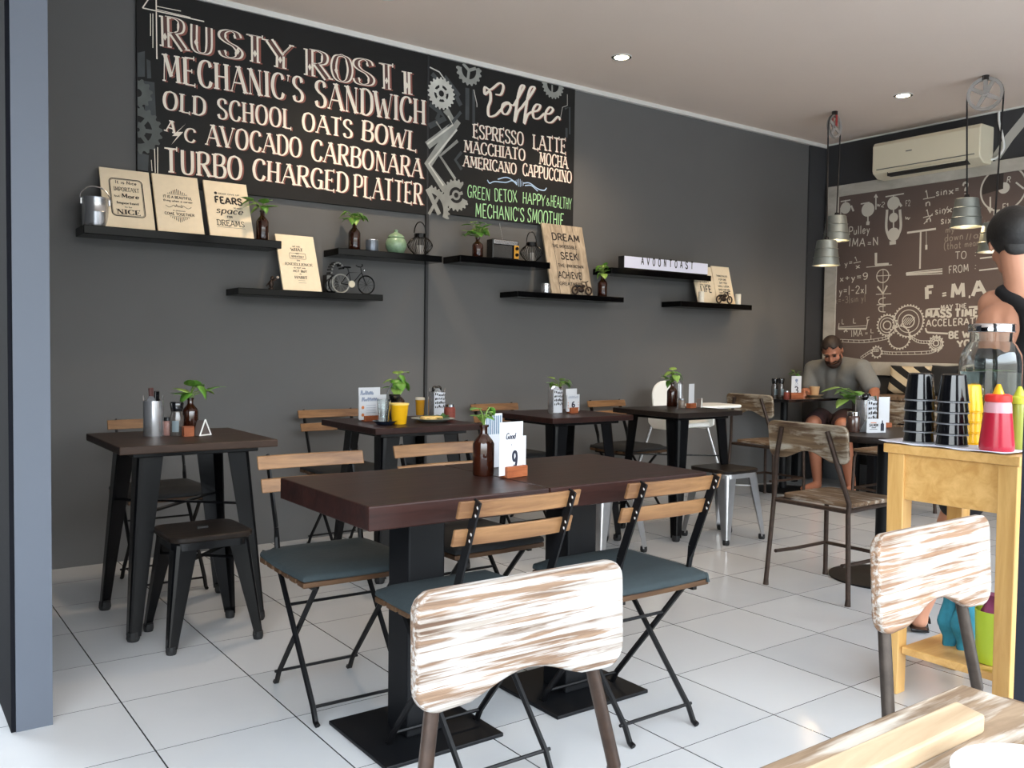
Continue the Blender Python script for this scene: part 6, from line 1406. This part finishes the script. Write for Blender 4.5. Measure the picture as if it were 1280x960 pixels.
def man_body(b, grow=0, parts='all'):
    g = grow
    if parts in ('all', 'torso'):
        limb(b, [(pel, .125+g), (belly, .125+g), (chest, .125+g)])
        for s_, sh in ((1, shL), (-1, shR)):
            limb(b, [(chest+Vector((.02, 0, .0)), .115+g), (chest.lerp(sh, .6), .095+g), (sh, .07+g)]); limb(b, [(belly, .11+g), (chest.lerp(sh, .45)-Vector((0, 0, .04)), .10+g)])
        limb(b, [(shL, .066+g), (neck0+Vector((.02, 0, -.02)), .062+g*.6), (shR, .066+g)])
    if parts == 'torso':
        limb(b, [(shL, .066+g), (shL.lerp(elL, .72), .056+g*1.5)]); limb(b, [(shR, .066+g), (shR.lerp(elR, .72), .056+g*1.6)])
    if parts == 'all':
        limb(b, [(neck0, .056), (hd.p(0, -.03, -.05), .054)]); hd.skin(b)
        for sh, el, ha in ((shL, elL, haL), (shR, elR, haR)): limb(b, [(sh, .06), (sh.lerp(el, .45), .052), (el, .041), (el.lerp(ha, .3), .043), (ha, .027)])
        hand(b, haL, Vector((-.85, -.35, -.1)), Vector((0, -.5, -.8)), 1.0, .75, -1); hand(b, haR, (haR-elR).normalized()*.3+Vector((-.6, .2, -.5)), Vector((-.2, .3, -.9)), 1.0, .5, 1)
        for h_, kn, ft in zip(hip, (knL, knR), (ftL, ftR)):
            limb(b, [(h_, .09), (h_.lerp(kn, .5), .08), (kn, .058), (kn.lerp(ft, .3), .057), (ft, .036)])
            limb(b, [(ft, .036), (ft+Vector((-.0, 0, -.03)), .036), (ft+Vector((-.14, 0, -.042)), .027), (ft+Vector((-.19, 0, -.046)), .021)])
b = B(); man_body(b); body = remesh(b, 'body', M_skin2, man, .0075, 4)
b = B(); man_body(b, .011, 'torso'); remesh(b, 't_shirt', M_shirt, man, .011, 6)
b = B()
for h_, kn in zip(hip, (knL, knR)): limb(b, [(h_, .108), (h_.lerp(kn, .5), .098), (h_.lerp(kn, .80), .088)])
limb(b, [(pel, .138), (pel+Vector((0, 0, .1)), .13)]); remesh(b, 'shorts', M_shorts, man, .011, 5)
def shells(h, parent, name, m, c, r, keep, th=.006):
    b = B(); h.shell(b, c, r, keep); o = b.build(name, m, parent, world=True, smooth=70); md = o.modifiers.new('s', 'SOLIDIFY'); md.thickness = th; md.offset = 0; return o
shells(hd, man, 'hair', M_hair, (0, -.006, .031), (.0765, .0955, .0895), lambda x, y, z: (z > .062 and y < .075) or (y < .03 and z > .02) or (y < -.02 and z > -.03), .006)
shells(hd, man, 'beard', M_beard, (0, .036, -.062), (.0585, .0655, .067), lambda x, y, z: (z < -.072 and y > -.01) or (abs(x) > .035 and z < -.025 and y > .0 and y < .075) or (abs(z+.05) < .005 and y > .06), .014)
for x in (-1, 1):
    e = B(); hd.ell(e, (x*.03, .083, .0), (.013, .008, .006)); e.build('eye', mat('eye_dark', (60, 44, 40), .3), man, world=True, smooth=60)
    e = B(); hd.ell(e, (x*.031, .094, .024), (.02, .006, .004)); e.build('eyebrow', M_hair, man, world=True, smooth=60)
bm_ = B(); bm_.lathe([(.034, -.012), (.036, 0), (.034, .012)], haR.lerp(elR, .12), 20, (haR-elR).normalized().to_track_quat('Z', 'Y').to_matrix()); bm_.build('wrist_watch', M_black, man, world=True, smooth=40)

# ---- standing woman seen from behind
WX = 3.44
hw = V(1266, 299, WX); wv = Vector((hw.x, hw.y, 0)).normalized(); wr = Vector((wv.y, -wv.x, 0))
wo = thing('person', 'dark-haired woman in black tank top standing with her back turned at right edge', 'person', (hw.x, hw.y, 0))
wh = Head(hw+wv*.01+Vector((0, 0, -.01)), wv*.93-wr*.18+Vector((0, 0, -.22)), (0, 0, 1), 1.0)
base = Vector((hw.x, hw.y, 0))-wv*.03+wr*.03
nk = base+Vector((0, 0, 1.37)); ch = base+Vector((0, 0, 1.22))+wr*.005; wa = base+Vector((0, 0, 1.02)); pv = base+Vector((0, 0, .88))
sl, sr = base-wr*.082+wv*.05+Vector((0, 0, 1.305)), base+wr*.19-wv*.05+Vector((0, 0, 1.31))
el_l, el_r = base-wr*.085+Vector((0, 0, 1.03))+wv*.03, base+wr*.21+Vector((0, 0, 1.04))
hn_l, hn_r = el_l+wv*.22+wr*.04+Vector((0, 0, .0)), el_r+wv*.22-wr*.04
fl_ = Vector((3.44, 1.905, .075)); fr_ = base+wr*.12+Vector((0, 0, .075))
def torso_w(b, g=0):
    limb(b, [(pv, .135+g), (wa, .112+g), (ch, .118+g)])
    for s_, sh in ((-1, sl), (1, sr)):
        limb(b, [(pv+wr*s_*.045, .12+g), (wa+wr*s_*.03, .098+g), (ch+wr*s_*.05, .10+g)])
b = B(); torso_w(b)
limb(b, [(nk-Vector((0, 0, .06)), .06), (nk, .053), (wh.p(0, -.025, -.05), .05)]); wh.skin(b)
for sh, el, ha in ((sl, el_l, hn_l), (sr, el_r, hn_r)):
    limb(b, [(ch+Vector((0, 0, .03)), .095), (ch.lerp(sh, .6)+Vector((0, 0, .02)), .068), (sh, .058)]); limb(b, [(nk-Vector((0, 0, .03)), .05), (sh.lerp(nk, .4), .04), (sh, .05)])
    limb(b, [(sh, .057), (sh.lerp(el, .4), .051), (el, .038), (el.lerp(ha, .3), .040), (ha, .025)]); hand(b, ha, (ha-el).normalized(), Vector((0, 0, -1)), .92, .35, 1 if sh is sl else -1)
for hp, ft, s_ in ((pv-wr*.075, fl_, -1), (pv+wr*.075, fr_, 1)):
    kn = hp.lerp(ft, .48)+wv*.03; limb(b, [(hp, .105), (hp.lerp(kn, .5), .085), (kn, .058), (kn.lerp(ft, .3), .056), (ft, .036)])
    limb(b, [(ft, .036), (ft-Vector((0, 0, .032)), .034), (ft-Vector((0, 0, .046))+wv*.10-wr*.02, .027), (ft-Vector((0, 0, .052))+wv*.17-wr*.03, .02)])
remesh(b, 'body', M_skin, wo, .0075, 4)
b = B(); limb(b, [(pv, .15), (wa, .126), (wa+Vector((0, 0, .06)), .126)])
for s_ in (-1, 1):
    limb(b, [(pv+wr*s_*.045, .132), (wa+wr*s_*.03, .110), (wa+wr*s_*.04+Vector((0, 0, .07)), .112)])
    sh = sl if s_ < 0 else sr; topp = nk.lerp(sh, .66)+Vector((0, 0, .022))
    limb(b, [(ch-wv*.112+wr*.03+Vector((0, 0, -.02)), .034), (ch-wv*.10+wr*(.03+s_*.012)+Vector((0, 0, .05)), .03), (topp-wv*.03, .03), (topp+wv*.04, .03), (ch+wv*.09+wr*s_*.05, .05)])
limb(b, [(ch-wv*.112+wr*.03+Vector((0, 0, -.02)), .034), (wa-wv*.06+wr*.02+Vector((0, 0, .07)), .07)]); limb(b, [(ch+wv*.05, .10), (wa+wv*.02, .11)])
remesh(b, 'tank_top', M_tank, wo, .009, 5)
b = B()
for hp, ft, s_ in ((pv-wr*.075, fl_, -1), (pv+wr*.075, fr_, 1)):
    kn = hp.lerp(ft, .48)+wv*.03; limb(b, [(hp, .122), (hp.lerp(kn, .5), .1), (hp.lerp(kn, .85), .085)])
limb(b, [(pv+Vector((0, 0, .06)), .15), (pv-Vector((0, 0, .03)), .15)]); remesh(b, 'shorts', mat('black_denim', (28, 28, 32), .9), wo, .012, 5)
shells(wh, wo, 'hair', M_hairb, (0, -.010, .032), (.0815, .103, .0945), lambda x, y, z: (z > .055 and y < .085) or (y < .035 and z > .0) or (y < -.022 and z > -.07), .012)
b = B(); wh.ell(b, (.0, -.066, -.03), (.046, .022, .045)); b.build('hair', M_hairb, wo, world=True, smooth=60)
for ft in (fl_, fr_):
    s_ = B(); a = ft-Vector((0, 0, .068)); o2 = [(-.05, -.034), (-.05, .034), (.07, .042), (.16, .04), (.205, .0), (.16, -.045), (.07, -.04)]
    dd = (wv*.97-wr*.17).normalized(); s_.prism(o2, a, dd, Vector((0, 0, 1)).cross(dd), (0, 0, 1), .012); sd = s_.build('sandal', M_black, wo, world=True, bevel=.004)
    for off, r, tilt in ((.02, .039, .5), (.10, .036, .2)):
        s2 = B(); c0 = a+dd*off+Vector((0, 0, .02)); side = Vector((0, 0, 1)).cross(dd); s2.tube([c0+side*(r*math.cos(t))*1.05+Vector((0, 0, r*1.25*math.sin(t))) for t in [PI*k/12 for k in range(13)]], .006, 6); s2.build('strap', M_black, sd, world=True)
